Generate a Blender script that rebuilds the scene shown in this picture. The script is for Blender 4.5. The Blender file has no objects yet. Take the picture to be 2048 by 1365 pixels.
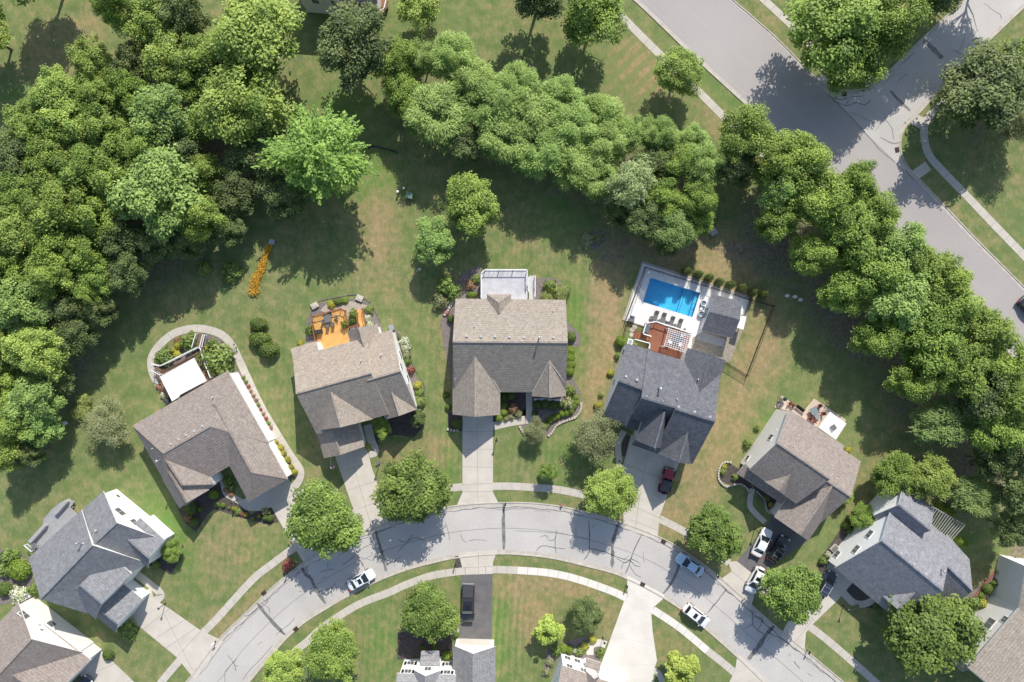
import bpy, bmesh, math, random
import numpy as np
from mathutils import Vector, Matrix
from mathutils.geometry import tessellate_polygon
R = math.radians
H = 111.0; F = 1420.0                      # camera height (m), focal length in photo pixels
scene = bpy.context.scene
# ---------------------------------------------------------------- camera
cd = bpy.data.cameras.new("camera"); cam = bpy.data.objects.new("camera", cd)
scene.collection.objects.link(cam); cam.location = (0, 0, H); cam.rotation_euler = (0, 0, 0)
cd.sensor_width = 36.0; cd.lens = 36.0*F/2048.0; cd.clip_end = 3000; cd.clip_start = 1
scene.camera = cam
# ---------------------------------------------------------------- sky, sun, exposure
SUN_EL, SUN_AZ = R(40.5), R(14.5)          # azimuth clockwise from +Y
w = bpy.data.worlds.new("World"); scene.world = w; w.use_nodes = True
nt = w.node_tree; bg = nt.nodes["Background"]
sky = nt.nodes.new("ShaderNodeTexSky"); sky.sky_type = 'NISHITA'; sky.sun_disc = False
sky.sun_elevation = SUN_EL; sky.sun_rotation = SUN_AZ
nt.links.new(sky.outputs[0], bg.inputs[0]); bg.inputs[1].default_value = 0.15
sd = bpy.data.lights.new("sun", 'SUN'); sd.energy = 4.6; sd.angle = R(0.5); sd.color = (1.0, 0.955, 0.88)
sun = bpy.data.objects.new("sun", sd); scene.collection.objects.link(sun)
dv = Vector((math.sin(SUN_AZ)*math.cos(SUN_EL), math.cos(SUN_AZ)*math.cos(SUN_EL), math.sin(SUN_EL)))
sun.rotation_euler = dv.to_track_quat('Z', 'Y').to_euler(); sun.location = dv*150
vs = scene.view_settings; vs.view_transform = 'Standard'; vs.look = 'None'; vs.exposure = 0.25; vs.gamma = 1
# ---------------------------------------------------------------- helpers
C = scene.collection
rnd = random.Random(7)
def P(px, py, z=0.0):
    s = (H-z)/F
    return Vector(((px-1024)*s, (682.5-py)*s, z))
def tag(o, label=None, cat=None, group=None, kind=None):
    if label: o['label'] = label
    if cat: o['category'] = cat
    if group: o['group'] = group
    if kind: o['kind'] = kind
    return o
def thing(name, label, cat, loc=(0, 0, 0), group=None, rz=0.0):
    o = bpy.data.objects.new(name, None); C.objects.link(o); o.location = loc
    o.rotation_euler = (0, 0, rz); o.empty_display_size = 0.5
    o.matrix_world = Matrix.Translation(Vector(loc)) @ Matrix.Rotation(rz, 4, 'Z')
    return tag(o, label, cat, group)
def copy_tree(o, parent=None):
    c = o.copy(); C.objects.link(c); c.parent = parent
    for ch in list(o.children): copy_tree(ch, c)
    return c
class MB:
    """collects boxes, prisms, tubes; build() links them as one mesh"""
    def __init__(s): s.v = []; s.f = []; s.m = []
    def add(s, vs_, fs, mi=0):
        o = len(s.v); s.v += [tuple(v) for v in vs_]
        for f in fs: s.f.append(tuple(i+o for i in f)); s.m.append(mi)
    def box(s, c, size, rz=0.0, mi=0, M=None):
        x, y, z = size[0]/2, size[1]/2, size[2]/2
        m = Matrix.Translation(Vector(c)) @ (M if M is not None else Matrix.Rotation(rz, 4, 'Z'))
        vs_ = [m @ Vector((a*x, b*y, d*z)) for d in (-1, 1) for a, b in ((-1, -1), (1, -1), (1, 1), (-1, 1))]
        s.add(vs_, [(3, 2, 1, 0), (4, 5, 6, 7), (0, 1, 5, 4), (1, 2, 6, 5), (2, 3, 7, 6), (3, 0, 4, 7)], mi)
    def bar(s, a, b, wd, ht, mi=0):
        a, b = Vector(a), Vector(b); d = b-a; L = d.length
        if L < 1e-5: return
        q = d.to_track_quat('X', 'Z').to_matrix().to_4x4()
        s.box((a+b)/2, (L, wd, ht), M=q, mi=mi)
    def prism(s, poly, z0, z1, mi=0, mtop=None, side=None):
        poly = [Vector((p[0], p[1], 0)) for p in poly]
        ar = sum(poly[i].x*poly[(i+1) % len(poly)].y-poly[(i+1) % len(poly)].x*poly[i].y for i in range(len(poly)))
        if ar < 0: poly.reverse()
        n = len(poly); tris = tessellate_polygon([poly]); o = len(s.v)
        s.v += [(p.x, p.y, z1) for p in poly]+[(p.x, p.y, z0) for p in poly]
        for t in tris:
            a, b, c = t
            cr = (poly[b]-poly[a]).cross(poly[c]-poly[a]).z
            if cr < 0: a, c = c, a
            s.f.append((o+a, o+b, o+c)); s.m.append(mi if mtop is None else mtop)
            s.f.append((o+n+c, o+n+b, o+n+a)); s.m.append(mi)
        for i in range(n):
            j = (i+1) % n; s.f.append((o+n+i, o+n+j, o+j, o+i)); s.m.append(mi if side is None else side)
    def tube(s, pts, rad, n=6, mi=0):
        pts = [Vector(p) for p in pts]
        if not isinstance(rad, (list, tuple)): rad = [rad]*len(pts)
        o = len(s.v)
        for i, p in enumerate(pts):
            d = (pts[min(i+1, len(pts)-1)]-pts[max(i-1, 0)]).normalized()
            u = d.cross(Vector((0, 0, 1)) if abs(d.z) < .9 else Vector((1, 0, 0))).normalized(); v = d.cross(u)
            for k in range(n):
                a = 2*math.pi*k/n; s.v.append(tuple(p+(u*math.cos(a)+v*math.sin(a))*rad[i]))
        for i in range(len(pts)-1):
            for k in range(n):
                a, b = o+i*n+k, o+i*n+(k+1) % n
                s.f.append((a, b, b+n, a+n)); s.m.append(mi)
        s.f.append(tuple(o+k for k in range(n))[::-1]); s.m.append(mi)
        e = o+(len(pts)-1)*n; s.f.append(tuple(e+k for k in range(n))); s.m.append(mi)
    def lathe(s, c, prof, n=16, mi=0, sx=1, sy=1):
        c = Vector(c); o = len(s.v)
        for r_, z in prof:
            for k in range(n):
                a = 2*math.pi*k/n; s.v.append((c.x+r_*math.cos(a)*sx, c.y+r_*math.sin(a)*sy, c.z+z))
        for i in range(len(prof)-1):
            for k in range(n):
                a, b = o+i*n+k, o+i*n+(k+1) % n
                s.f.append((a, b, b+n, a+n)); s.m.append(mi)
        s.f.append(tuple(o+k for k in range(n))[::-1]); s.m.append(mi)
        e = o+(len(prof)-1)*n; s.f.append(tuple(e+k for k in range(n))); s.m.append(mi)
    def strip(s, pts, w0, w1, z0, z1=None, mi=0, wf=None):
        """flat ribbon (or raised kerb when z1 is given) between offsets w0..w1 right of a polyline"""
        pts = [Vector((p[0], p[1], 0)) for p in pts]; o = len(s.v); n = len(pts)
        for i, p in enumerate(pts):
            d = (pts[min(i+1, n-1)]-pts[max(i-1, 0)]).normalized(); nr = Vector((d.y, -d.x, 0))
            k = wf[i] if wf else 1
            a, b = p+nr*w0*k, p+nr*w1*k
            if z1 is None: s.v += [(a.x, a.y, z0), (b.x, b.y, z0)]
            else: s.v += [(a.x, a.y, z0), (a.x, a.y, z1), (b.x, b.y, z1), (b.x, b.y, z0)]
        for i in range(n-1):
            if z1 is None:
                a = o+i*2; s.f.append((a+1, a+3, a+2, a)); s.m.append(mi)
            else:
                a = o+i*4
                for k in range(3): s.f.append((a+k+1, a+k+5, a+k+4, a+k)); s.m.append(mi)
    def build(s, name, mats, parent=None, smooth=False, bevel=0.0):
        me = bpy.data.meshes.new(name); me.from_pydata(s.v, [], s.f)
        if not isinstance(mats, (list, tuple)): mats = [mats]
        for m in mats: me.materials.append(m)
        me.polygons.foreach_set('material_index', s.m)
        if smooth: me.polygons.foreach_set('use_smooth', [True]*len(me.polygons))
        me.update()
        o = bpy.data.objects.new(name, me); C.objects.link(o)
        if parent is not None:
            o.parent = parent; o.matrix_parent_inverse = parent.matrix_world.inverted()
        if bevel:
            b = o.modifiers.new('bevel', 'BEVEL'); b.width = bevel; b.segments = 2; b.limit_method = 'ANGLE'
        return o
def crom(pts, k=6):
    """Catmull-Rom through 2-D points"""
    pts = [Vector((p[0], p[1])) for p in pts]; out = []
    for i in range(len(pts)-1):
        p0, p1, p2, p3 = pts[max(i-1, 0)], pts[i], pts[i+1], pts[min(i+2, len(pts)-1)]
        for j in range(k):
            t = j/k
            out.append(0.5*((2*p1)+(p2-p0)*t+(2*p0-5*p1+4*p2-p3)*t*t+(3*p1-p0-3*p2+p3)*t**3))
    out.append(pts[-1]); return out
def PL(pts, z=0.0): return [P(a, b, z) for a, b in pts]
# ---------------------------------------------------------------- materials
MATS = {}
def mat(name, c1, c2=None, scale=4.0, rough=0.8, fine=0.0, fscale=30.0, bump=0.0, metal=0.0, detail=4, spec=None, coat=0, contrast=(0.3, 0.7)):
    if name in MATS: return MATS[name]
    m = bpy.data.materials.new(name); m.use_nodes = True; n = m.node_tree.nodes; l = m.node_tree.links
    b = n["Principled BSDF"]; b.inputs['Roughness'].default_value = rough; b.inputs['Metallic'].default_value = metal
    if spec is not None: b.inputs['Specular IOR Level'].default_value = spec
    if coat: b.inputs['Coat Weight'].default_value = coat; b.inputs['Coat Roughness'].default_value = 0.05
    tc = n.new("ShaderNodeTexCoord"); col = None
    if c2 is None: c2 = tuple(x*0.85 for x in c1)
    no = n.new("ShaderNodeTexNoise"); no.inputs['Scale'].default_value = scale; no.inputs['Detail'].default_value = detail
    l.new(tc.outputs['Object'], no.inputs['Vector'])
    mr = n.new("ShaderNodeMapRange"); mr.inputs[1].default_value, mr.inputs[2].default_value = contrast
    l.new(no.outputs[0], mr.inputs[0])
    mx = n.new("ShaderNodeMix"); mx.data_type = 'RGBA'; mx.inputs[6].default_value = (*c1, 1); mx.inputs[7].default_value = (*c2, 1)
    l.new(mr.outputs[0], mx.inputs[0]); col = mx.outputs[2]
    if fine:
        n2 = n.new("ShaderNodeTexNoise"); n2.inputs['Scale'].default_value = fscale; n2.inputs['Detail'].default_value = 3
        l.new(tc.outputs['Object'], n2.inputs['Vector'])
        r2 = n.new("ShaderNodeMapRange"); r2.inputs[1].default_value = 0.3; r2.inputs[2].default_value = 0.7
        r2.inputs[3].default_value = 1-fine; r2.inputs[4].default_value = 1+fine
        l.new(n2.outputs[0], r2.inputs[0])
        vm = n.new("ShaderNodeVectorMath"); vm.operation = 'SCALE'
        l.new(col, vm.inputs[0]); l.new(r2.outputs[0], vm.inputs[3]); col = vm.outputs[0]
        if bump:
            bp = n.new("ShaderNodeBump"); bp.inputs['Strength'].default_value = bump; bp.inputs['Distance'].default_value = 0.05
            l.new(n2.outputs[0], bp.inputs['Height']); l.new(bp.outputs[0], b.inputs['Normal'])
    l.new(col, b.inputs['Base Color'])
    MATS[name] = m; return m
def shingle(name, c1, c2, cz=0.19):
    """asphalt shingles: blotches, granules, courses at equal heights"""
    m = mat(name, c1, c2, scale=1.3, rough=0.9, fine=0.22, fscale=5.5, bump=0.0, detail=5)
    n = m.node_tree.nodes; l = m.node_tree.links; b = n["Principled BSDF"]
    tc = n.new("ShaderNodeTexCoord"); sp = n.new("ShaderNodeSeparateXYZ"); l.new(tc.outputs['Object'], sp.inputs[0])
    dn = n.new("ShaderNodeMath"); dn.operation = 'DIVIDE'; dn.inputs[1].default_value = cz; l.new(sp.outputs[2], dn.inputs[0])
    fl = n.new("ShaderNodeMath"); fl.operation = 'FLOOR'; l.new(dn.outputs[0], fl.inputs[0])
    fr = n.new("ShaderNodeMath"); fr.operation = 'FRACT'; l.new(dn.outputs[0], fr.inputs[0])
    cb = n.new("ShaderNodeCombineXYZ"); l.new(sp.outputs[0], cb.inputs[0]); l.new(sp.outputs[1], cb.inputs[1]); l.new(fl.outputs[0], cb.inputs[2])
    no = n.new("ShaderNodeTexNoise"); no.inputs['Scale'].default_value = 2.4; no.inputs['Detail'].default_value = 1; l.new(cb.outputs[0], no.inputs['Vector'])
    mr = n.new("ShaderNodeMapRange"); mr.inputs[1].default_value = .3; mr.inputs[2].default_value = .7; mr.inputs[3].default_value = .86; mr.inputs[4].default_value = 1.14
    l.new(no.outputs[0], mr.inputs[0])
    m2 = n.new("ShaderNodeMapRange"); m2.inputs[1].default_value = 0.0; m2.inputs[2].default_value = 0.35; m2.inputs[3].default_value = .74; m2.inputs[4].default_value = 1.05
    l.new(fr.outputs[0], m2.inputs[0])
    mm = n.new("ShaderNodeMath"); mm.operation = 'MULTIPLY'; l.new(mr.outputs[0], mm.inputs[0]); l.new(m2.outputs[0], mm.inputs[1])
    old = b.inputs['Base Color'].links[0].from_socket
    vm = n.new("ShaderNodeVectorMath"); vm.operation = 'SCALE'; l.new(old, vm.inputs[0]); l.new(mm.outputs[0], vm.inputs[3])
    l.new(vm.outputs[0], b.inputs['Base Color']); return m
def leafmat(name, lo, hi, tr=0.3, oran=0.13):
    """foliage: tone per leaf from a mesh attribute, slight variation per plant, light passes through"""
    if name in MATS: return MATS[name]
    m = bpy.data.materials.new(name); m.use_nodes = True; n = m.node_tree.nodes; l = m.node_tree.links
    b = n["Principled BSDF"]; b.inputs['Roughness'].default_value = 0.55; b.inputs['Specular IOR Level'].default_value = 0.35
    at = n.new("ShaderNodeAttribute"); at.attribute_name = 'tone'
    mx = n.new("ShaderNodeMix"); mx.data_type = 'RGBA'; mx.inputs[6].default_value = (*lo, 1); mx.inputs[7].default_value = (*hi, 1)
    l.new(at.outputs['Fac'], mx.inputs[0])
    oi = n.new("ShaderNodeObjectInfo"); mr = n.new("ShaderNodeMapRange"); mr.inputs[3].default_value = 1-oran; mr.inputs[4].default_value = 1+oran
    l.new(oi.outputs['Random'], mr.inputs[0])
    hs = n.new("ShaderNodeHueSaturation"); l.new(mx.outputs[2], hs.inputs['Color']); l.new(mr.outputs[0], hs.inputs['Value'])
    h2 = n.new("ShaderNodeMapRange"); h2.inputs[3].default_value = .494; h2.inputs[4].default_value = .508
    m7 = n.new("ShaderNodeMath"); m7.operation = 'MULTIPLY'; m7.inputs[1].default_value = 7.3; fr = n.new("ShaderNodeMath"); fr.operation = 'FRACT'
    l.new(oi.outputs['Random'], m7.inputs[0]); l.new(m7.outputs[0], fr.inputs[0]); l.new(fr.outputs[0], h2.inputs[0]); l.new(h2.outputs[0], hs.inputs['Hue'])
    l.new(hs.outputs[0], b.inputs['Base Color'])
    t = n.new("ShaderNodeBsdfTranslucent"); vm = n.new("ShaderNodeVectorMath"); vm.operation = 'MULTIPLY'; vm.inputs[1].default_value = (1.25, 1.25, .6)
    l.new(hs.outputs[0], vm.inputs[0]); l.new(vm.outputs[0], t.inputs[0])
    ms = n.new("ShaderNodeMixShader"); ms.inputs[0].default_value = tr
    l.new(b.outputs[0], ms.inputs[1]); l.new(t.outputs[0], ms.inputs[2]); l.new(ms.outputs[0], n["Material Output"].inputs[0])
    MATS[name] = m; return m
M_white = mat('white_siding', (.88, .875, .86), (.83, .825, .81), 2.5, .6)
M_cream = mat('cream_siding', (.60, .56, .50), (.55, .51, .45), 2.5, .65)
M_pinkish = mat('beige_siding', (.76, .725, .69), (.71, .675, .64), 2.5, .65)
M_trim = mat('white_trim', (.80, .79, .77), None, 3, .5)
M_vent = mat('vent_metal', (.50, .49, .48), None, 3, .5)
M_glass = mat('window_glass', (.09, .10, .105), (.15, .16, .16), 1.5, .08)
M_conc = mat('driveway_concrete', (.56, .51, .44), (.48, .435, .37), .55, .85, .07, 9, 0)
M_conc2 = mat('pale_concrete', (.68, .64, .575), (.58, .54, .475), .35, .85, .07, 7, 0, detail=8)
M_walk = mat('sidewalk_concrete', (.52, .475, .41), (.45, .41, .35), .7, .85, .08, 9, 0)
M_walk2 = mat('new_sidewalk_concrete', (.70, .66, .60), (.63, .59, .53), .7, .85, .05, 9, 0)
M_kerb = mat('kerb_concrete', (.52, .475, .41), (.40, .36, .31), 1.2, .9, .1, 8, 0)
M_road = mat('street_concrete', (.505, .475, .44), (.42, .395, .365), .16, .85, .09, 5, 0, detail=9)
M_road2 = mat('worn_asphalt', (.385, .35, .33), (.335, .308, .29), .08, .85, .06, 6, 0, detail=8)
M_asph = mat('dark_asphalt', (.105, .10, .10), (.15, .142, .14), .6, .8, .12, 6, 0, detail=7)
M_tar = mat('tar_seal', (.12, .112, .105), (.23, .215, .20), .9, .55, .1, 8, 0)
M_joint = mat('joint_grey', (.27, .25, .225), None, 2, .9)
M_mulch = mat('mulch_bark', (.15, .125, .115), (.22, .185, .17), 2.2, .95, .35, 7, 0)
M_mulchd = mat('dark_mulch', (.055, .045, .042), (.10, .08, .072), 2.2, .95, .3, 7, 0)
M_stone = mat('pale_stone', (.55, .50, .42), (.40, .36, .30), 3, .9, .15, 8, 0)
M_paver = mat('tan_pavers', (.42, .36, .29), (.34, .29, .235), 2, .9, .2, 5, 0)
M_gravel = mat('tan_gravel', (.33, .29, .23), (.22, .19, .15), 2.5, .95, .35, 6, 0)
M_black = mat('black_metal', (.02, .02, .022), None, 2, .4)
M_tyre = mat('tyre_rubber', (.018, .018, .018), None, 2, .8)
M_rim = mat('rim_alloy', (.45, .45, .46), None, 2, .3, metal=.8)
M_steel = mat('grey_steel', (.38, .39, .40), None, 2, .4, metal=.4)
M_rust = mat('rusty_iron', (.10, .055, .04), (.06, .035, .028), 4, .8)
M_orange = mat('orange_stained_deck', (.76, .42, .12), (.62, .32, .09), 1.2, .6, .16, 6, 0)
M_redwood = mat('red_brown_stain', (.30, .105, .05), (.23, .08, .04), 1.5, .6, .15, 7, 0)
M_brown = mat('brown_composite', (.23, .14, .085), (.18, .11, .07), 1.5, .7, .1, 7, 0)
M_greydeck = mat('grey_deck', (.36, .36, .36), (.31, .31, .315), .9, .6, .06, 6, 0)
M_paledeck = mat('weathered_pale_deck', (.60, .59, .60), (.46, .45, .47), .8, .6, .1, 5, 0)
M_bark = mat('bark', (.13, .10, .075), (.08, .06, .045), 5, .95)
M_grey = mat('grey_wicker', (.16, .155, .15), (.12, .115, .11), 6, .8)
M_redmetal = mat('maroon_frame', (.16, .045, .035), None, 4, .6)
M_cloth = mat('white_canopy_cloth', (.80, .79, .77), None, 2, .7)
M_green = mat('green_box', (.12, .22, .17), None, 3, .6)
M_brick = mat('red_brick', (.30, .13, .09), (.22, .10, .07), 6, .9)
S_brown = shingle('brown_shingles', (.30, .258, .225), (.24, .205, .18))
S_taupe = shingle('taupe_shingles', (0.326, 0.274, 0.224), (0.278, 0.234, 0.190))
S_taupe2 = shingle('warm_taupe_shingles', (0.301, 0.261, 0.219), (0.258, 0.222, 0.182))
S_rosy = shingle('rosy_brown_shingles', (0.278, 0.234, 0.204), (0.235, 0.198, 0.172))
S_grey = shingle('slate_grey_shingles', (.215, .218, .228), (.165, .168, .178))
S_dark = shingle('charcoal_shingles', (.135, .137, .152), (.093, .095, .108))
S_blue = shingle('blue_grey_shingles', (.25, .25, .265), (.19, .19, .205))
S_lgrey = shingle('light_grey_shingles', (.27, .265, .265), (.22, .215, .215))
# ================================================================ GROUND
POOLC = [(1301, 555.7), (1400, 586.3), (1384.6, 635), (1285.8, 604.4)]
def lawn():
    x0, x1, y0, y1, st = -110, 110, -80, 80, 1.0
    nx, ny = int((x1-x0)/st)+1, int((y1-y0)/st)+1
    X, Y = np.meshgrid(np.linspace(x0, x1, nx), np.linspace(y0, y1, ny))
    px = X*F/H+1024; py = 682.5-Y*F/H
    dry = np.full(X.shape, .17); soil = np.zeros(X.shape); stripe = np.zeros(X.shape); mow = np.zeros(X.shape); lush = np.zeros(X.shape)
    def blob(arr, x, y, rx, ry, ang, val):
        a = R(ang); dx, dy = px-x, py-y
        u = (dx*math.cos(a)+dy*math.sin(a))/rx; v = (-dx*math.sin(a)+dy*math.cos(a))/ry
        arr[:] = np.maximum(arr, val*np.exp(-(u*u+v*v)**1.3))
    for b in [(760, 460, 45, 130, 0, .75), (740, 560, 90, 45, 10, .5), (800, 400, 60, 60, 0, .3), (1215, 600, 42, 180, 4, .95), (1190, 760, 30, 110, 10, .85), (1180, 500, 60, 40, 0, .5),
              (1330, 500, 130, 50, 10, .8), (1440, 520, 90, 70, 40, .9), (1520, 700, 60, 150, 15, .75), (1460, 850, 60, 140, 25, .85), (1400, 980, 50, 90, 20, .7),
              (1350, 1040, 70, 40, 30, .7), (110, 110, 90, 90, 0, .5), (180, 60, 40, 60, 0, .6), (470, 1110, 120, 90, -30, .5), (420, 1250, 60, 30, -45, .6),
              (620, 920, 30, 60, 0, .5), (640, 860, 25, 90, 0, .45), (870, 900, 60, 50, 0, .6), (790, 910, 60, 40, 0, .55), (890, 700, 12, 150, 0, .6),
              (1120, 1170, 130, 30, 12, .85), (1060, 1230, 50, 70, 0, .75), (1210, 1230, 60, 60, 0, .7), (1030, 1180, 60, 40, 0, .7), (1160, 1130, 100, 14, 15, .8),
              (800, 1190, 60, 30, -15, .4), (700, 1250, 50, 60, 0, .3), (1340, 1300, 70, 60, 30, .45), (1440, 1260, 120, 20, 37, .55), (1600, 1310, 80, 30, 38, .55),
              (1400, 1110, 70, 16, 32, .85), (1650, 1240, 80, 50, 30, .5), (1700, 1210, 60, 30, 30, .5), (1750, 950, 60, 120, 30, .45), (1960, 1160, 50, 70, 20, .6),
              (1300, 150, 60, 110, -40, .85), (1200, 60, 120, 60, 0, .35), (1420, 240, 60, 40, 40, .7), (1050, 60, 80, 60, 0, .35), (1550, 50, 30, 60, -45, .4),
              (1980, 450, 60, 50, 40, .4), (1900, 420, 50, 20, 45, .6), (480, 1230, 140, 18, -48, .75), (700, 1190, 90, 14, -25, .3), (1000, 420, 100, 50, 0, .3),
              (1050, 490, 60, 20, 0, .45), (60, 1010, 60, 70, 0, .3), (220, 900, 60, 60, 0, .35), (380, 610, 70, 40, 0, .35), (550, 640, 60, 50, 0, .35), (850, 1010, 40, 20, 0, .7),
              (1090, 1015, 90, 10, 5, .5), (1370, 940, 20, 60, 20, .8), (330, 1270, 50, 50, 0, .35), (1640, 930, 90, 60, 0, .3), (980, 880, 10, 60, 0, .4)]:
        blob(dry, *b)
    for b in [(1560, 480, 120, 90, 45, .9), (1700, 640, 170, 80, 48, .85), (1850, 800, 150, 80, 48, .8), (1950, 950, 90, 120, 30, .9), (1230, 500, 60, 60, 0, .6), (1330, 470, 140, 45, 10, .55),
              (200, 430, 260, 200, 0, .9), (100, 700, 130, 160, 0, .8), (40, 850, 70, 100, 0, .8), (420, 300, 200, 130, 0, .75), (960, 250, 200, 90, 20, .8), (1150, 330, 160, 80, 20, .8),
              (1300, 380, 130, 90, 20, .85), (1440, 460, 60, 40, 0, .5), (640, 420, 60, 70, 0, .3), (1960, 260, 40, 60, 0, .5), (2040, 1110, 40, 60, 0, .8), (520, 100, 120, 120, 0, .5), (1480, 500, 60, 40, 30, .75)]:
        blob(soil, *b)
    for b in [(1290, 150, 130, 170, -40, 1.0), (1600, 930, 120, 160, 20, .25), (1100, 120, 90, 120, 0, .5), (1880, 1080, 60, 40, 40, .6)]: blob(stripe, *b)
    for b in [(900, 880, 14, 90, 0, .9), (340, 1060, 30, 90, -30, .9), (1130, 900, 60, 40, 0, .3), (1150, 640, 20, 120, 0, .8), (640, 690, 50, 20, 0, .3), (60, 210, 60, 40, 0, .9), (1000, 1250, 30, 110, 0, .7),
              (740, 350, 60, 50, 0, .9), (760, 1290, 40, 70, 0, .6), (180, 230, 40, 60, 0, .6), (1120, 420, 40, 60, 0, .5), (1880, 1090, 70, 40, 0, .8), (520, 1090, 30, 60, 30, .4), (1380, 130, 50, 14, 45, .7), (1450, 200, 60, 14, 45, .6),
              (1560, 860, 70, 40, 0, .5), (1200, 900, 40, 30, 0, .4), (690, 220, 60, 40, 0, .9)]: blob(lush, *b)
    for q in [(1010, 1260, 60, 110, 0, 1.), (780, 1290, 90, 90, 0, .8), (895, 900, 40, 90, 0, .8), (1090, 930, 110, 60, 0, .6), (1010, 480, 130, 60, 0, .5), (480, 1110, 130, 90, 0, .5), (1160, 640, 30, 150, 0, .7), (860, 650, 30, 160, 0, .6), (1340, 1310, 60, 60, 0, .5), (560, 760, 30, 120, 0, .5)]: blob(mow, *q)
    vs_ = np.stack([X.ravel(), Y.ravel(), np.zeros(X.size)], 1)
    pc = np.array([(p.x, p.y) for p in PL(POOLC)]); ctr = pc.mean(0)
    e1 = (pc[1]-pc[0])/np.linalg.norm(pc[1]-pc[0]); e2 = (pc[3]-pc[0])/np.linalg.norm(pc[3]-pc[0])
    l1 = np.linalg.norm(pc[1]-pc[0])/2; l2 = np.linalg.norm(pc[3]-pc[0])/2
    faces = []
    for j in range(ny-1):
        for i in range(nx-1):
            c = np.array([x0+(i+.5)*st, y0+(j+.5)*st])-ctr
            if abs(c@e1) < l1+.75 and abs(c@e2) < l2+.75: continue
            a = j*nx+i; faces.append((a, a+1, a+nx+1, a+nx))
    n0 = len(vs_); far = 900
    extra = [(x0, y0, 0), (x1, y0, 0), (x1, y1, 0), (x0, y1, 0), (-far, -far, 0), (far, -far, 0), (far, far, 0), (-far, far, 0)]
    V_ = [tuple(v) for v in vs_]+extra
    for k in range(4): faces.append((n0+4+k, n0+4+(k+1) % 4, n0+(k+1) % 4, n0+k))
    me = bpy.data.meshes.new('lawn'); me.from_pydata(V_, [], faces)
    for nm, arr in (('dry', dry), ('soil', soil), ('stripe', stripe), ('lush', lush), ('mow', mow)):
        a = me.attributes.new(nm, 'FLOAT', 'POINT'); a.data.foreach_set('value', np.concatenate([arr.ravel(), np.full(8, .1)]).astype(np.float32))
    m = bpy.data.materials.new('lawn_grass'); m.use_nodes = True; n = m.node_tree.nodes; l = m.node_tree.links; b = n["Principled BSDF"]
    b.inputs['Roughness'].default_value = .95; b.inputs['Specular IOR Level'].default_value = .15
    tc = n.new("ShaderNodeTexCoord")
    def noise(sc, det=4, vec=None, rough=.5):
        q = n.new("ShaderNodeTexNoise"); q.inputs['Scale'].default_value = sc; q.inputs['Detail'].default_value = det; q.inputs['Roughness'].default_value = rough
        l.new(vec or tc.outputs['Object'], q.inputs['Vector']); return q.outputs[0]
    def mrange(s, a, b_, c=0., d=1.):
        q = n.new("ShaderNodeMapRange"); l.new(s, q.inputs[0])
        for i, v in enumerate((a, b_, c, d)): q.inputs[i+1].default_value = v
        return q.outputs[0]
    def math_(op, a, b_):
        q = n.new("ShaderNodeMath"); q.operation = op
        for i, s in enumerate((a, b_)):
            if isinstance(s, (int, float)): q.inputs[i].default_value = s
            else: l.new(s, q.inputs[i])
        return q.outputs[0]
    def attr(nm):
        q = n.new("ShaderNodeAttribute"); q.attribute_name = nm; return q.outputs['Fac']
    def mix(f, a, b_):
        q = n.new("ShaderNodeMix"); q.data_type = 'RGBA'
        if isinstance(f, float): q.inputs[0].default_value = f
        else: l.new(f, q.inputs[0])
        for i, s in ((6, a), (7, b_)):
            if isinstance(s, tuple): q.inputs[i].default_value = (*s, 1)
            else: l.new(s, q.inputs[i])
        return q.outputs[2]
    mp = n.new("ShaderNodeMapping"); mp.inputs['Rotation'].default_value = (0, 0, R(18)); mp.inputs['Scale'].default_value = (1, .38, 1); l.new(tc.outputs['Object'], mp.inputs[0])
    big, med, sml = noise(.09, 5), noise(.55, 6, rough=.62), noise(2.6, 5, mp.outputs[0], .65)
    g = mix(mrange(med, .3, .7), (.116, .162, .055), (.184, .224, .082))
    g = mix(math_('MULTIPLY', attr('lush'), .8), g, (.120, .225, .045))
    dm = math_('ADD', math_('MULTIPLY', attr('dry'), 1.0), mrange(big, .3, .7, -.16, .26))
    dm = math_('ADD', dm, mrange(med, .3, .7, -.36, .36)); dm = math_('ADD', dm, mrange(sml, .3, .7, -.36, .36))
    dcol = mix(mrange(noise(1.3, 4), .35, .65), (.360, .265, .145), (.270, .205, .100))
    c = mix(mrange(dm, .12, 1.05), g, dcol)
    # mower stripes
    m2 = n.new("ShaderNodeMapping"); m2.inputs['Rotation'].default_value = (0, 0, R(-43)); l.new(tc.outputs['Object'], m2.inputs[0])
    wv = n.new("ShaderNodeTexWave"); wv.inputs['Scale'].default_value = .17; wv.inputs['Distortion'].default_value = .8; wv.inputs['Detail'].default_value = 2; wv.bands_direction = 'Y'
    l.new(m2.outputs[0], wv.inputs['Vector'])
    sf = math_('MULTIPLY', attr('stripe'), mrange(wv.outputs[1], .35, .65, 0, .75))
    c = mix(sf, c, (.175, .215, .075))
    m3 = n.new("ShaderNodeMapping"); m3.inputs['Rotation'].default_value = (0, 0, R(3)); l.new(tc.outputs['Object'], m3.inputs[0])
    w3 = n.new("ShaderNodeTexWave"); w3.inputs['Scale'].default_value = .30; w3.inputs['Distortion'].default_value = 2.6; w3.inputs['Detail'].default_value = 2; w3.inputs['Detail Scale'].default_value = .6; w3.bands_direction = 'X'
    l.new(m3.outputs[0], w3.inputs['Vector'])
    mf = math_('MULTIPLY', attr('mow'), mrange(w3.outputs[1], .3, .7, -.09, .09)); v3 = n.new("ShaderNodeVectorMath"); v3.operation = 'SCALE'; l.new(c, v3.inputs[0]); l.new(math_('ADD', mf, 1.0), v3.inputs[3]); c = v3.outputs[0]
    so = math_('ADD', attr('soil'), mrange(noise(.8, 6, rough=.65), .3, .7, -.45, .30))
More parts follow.
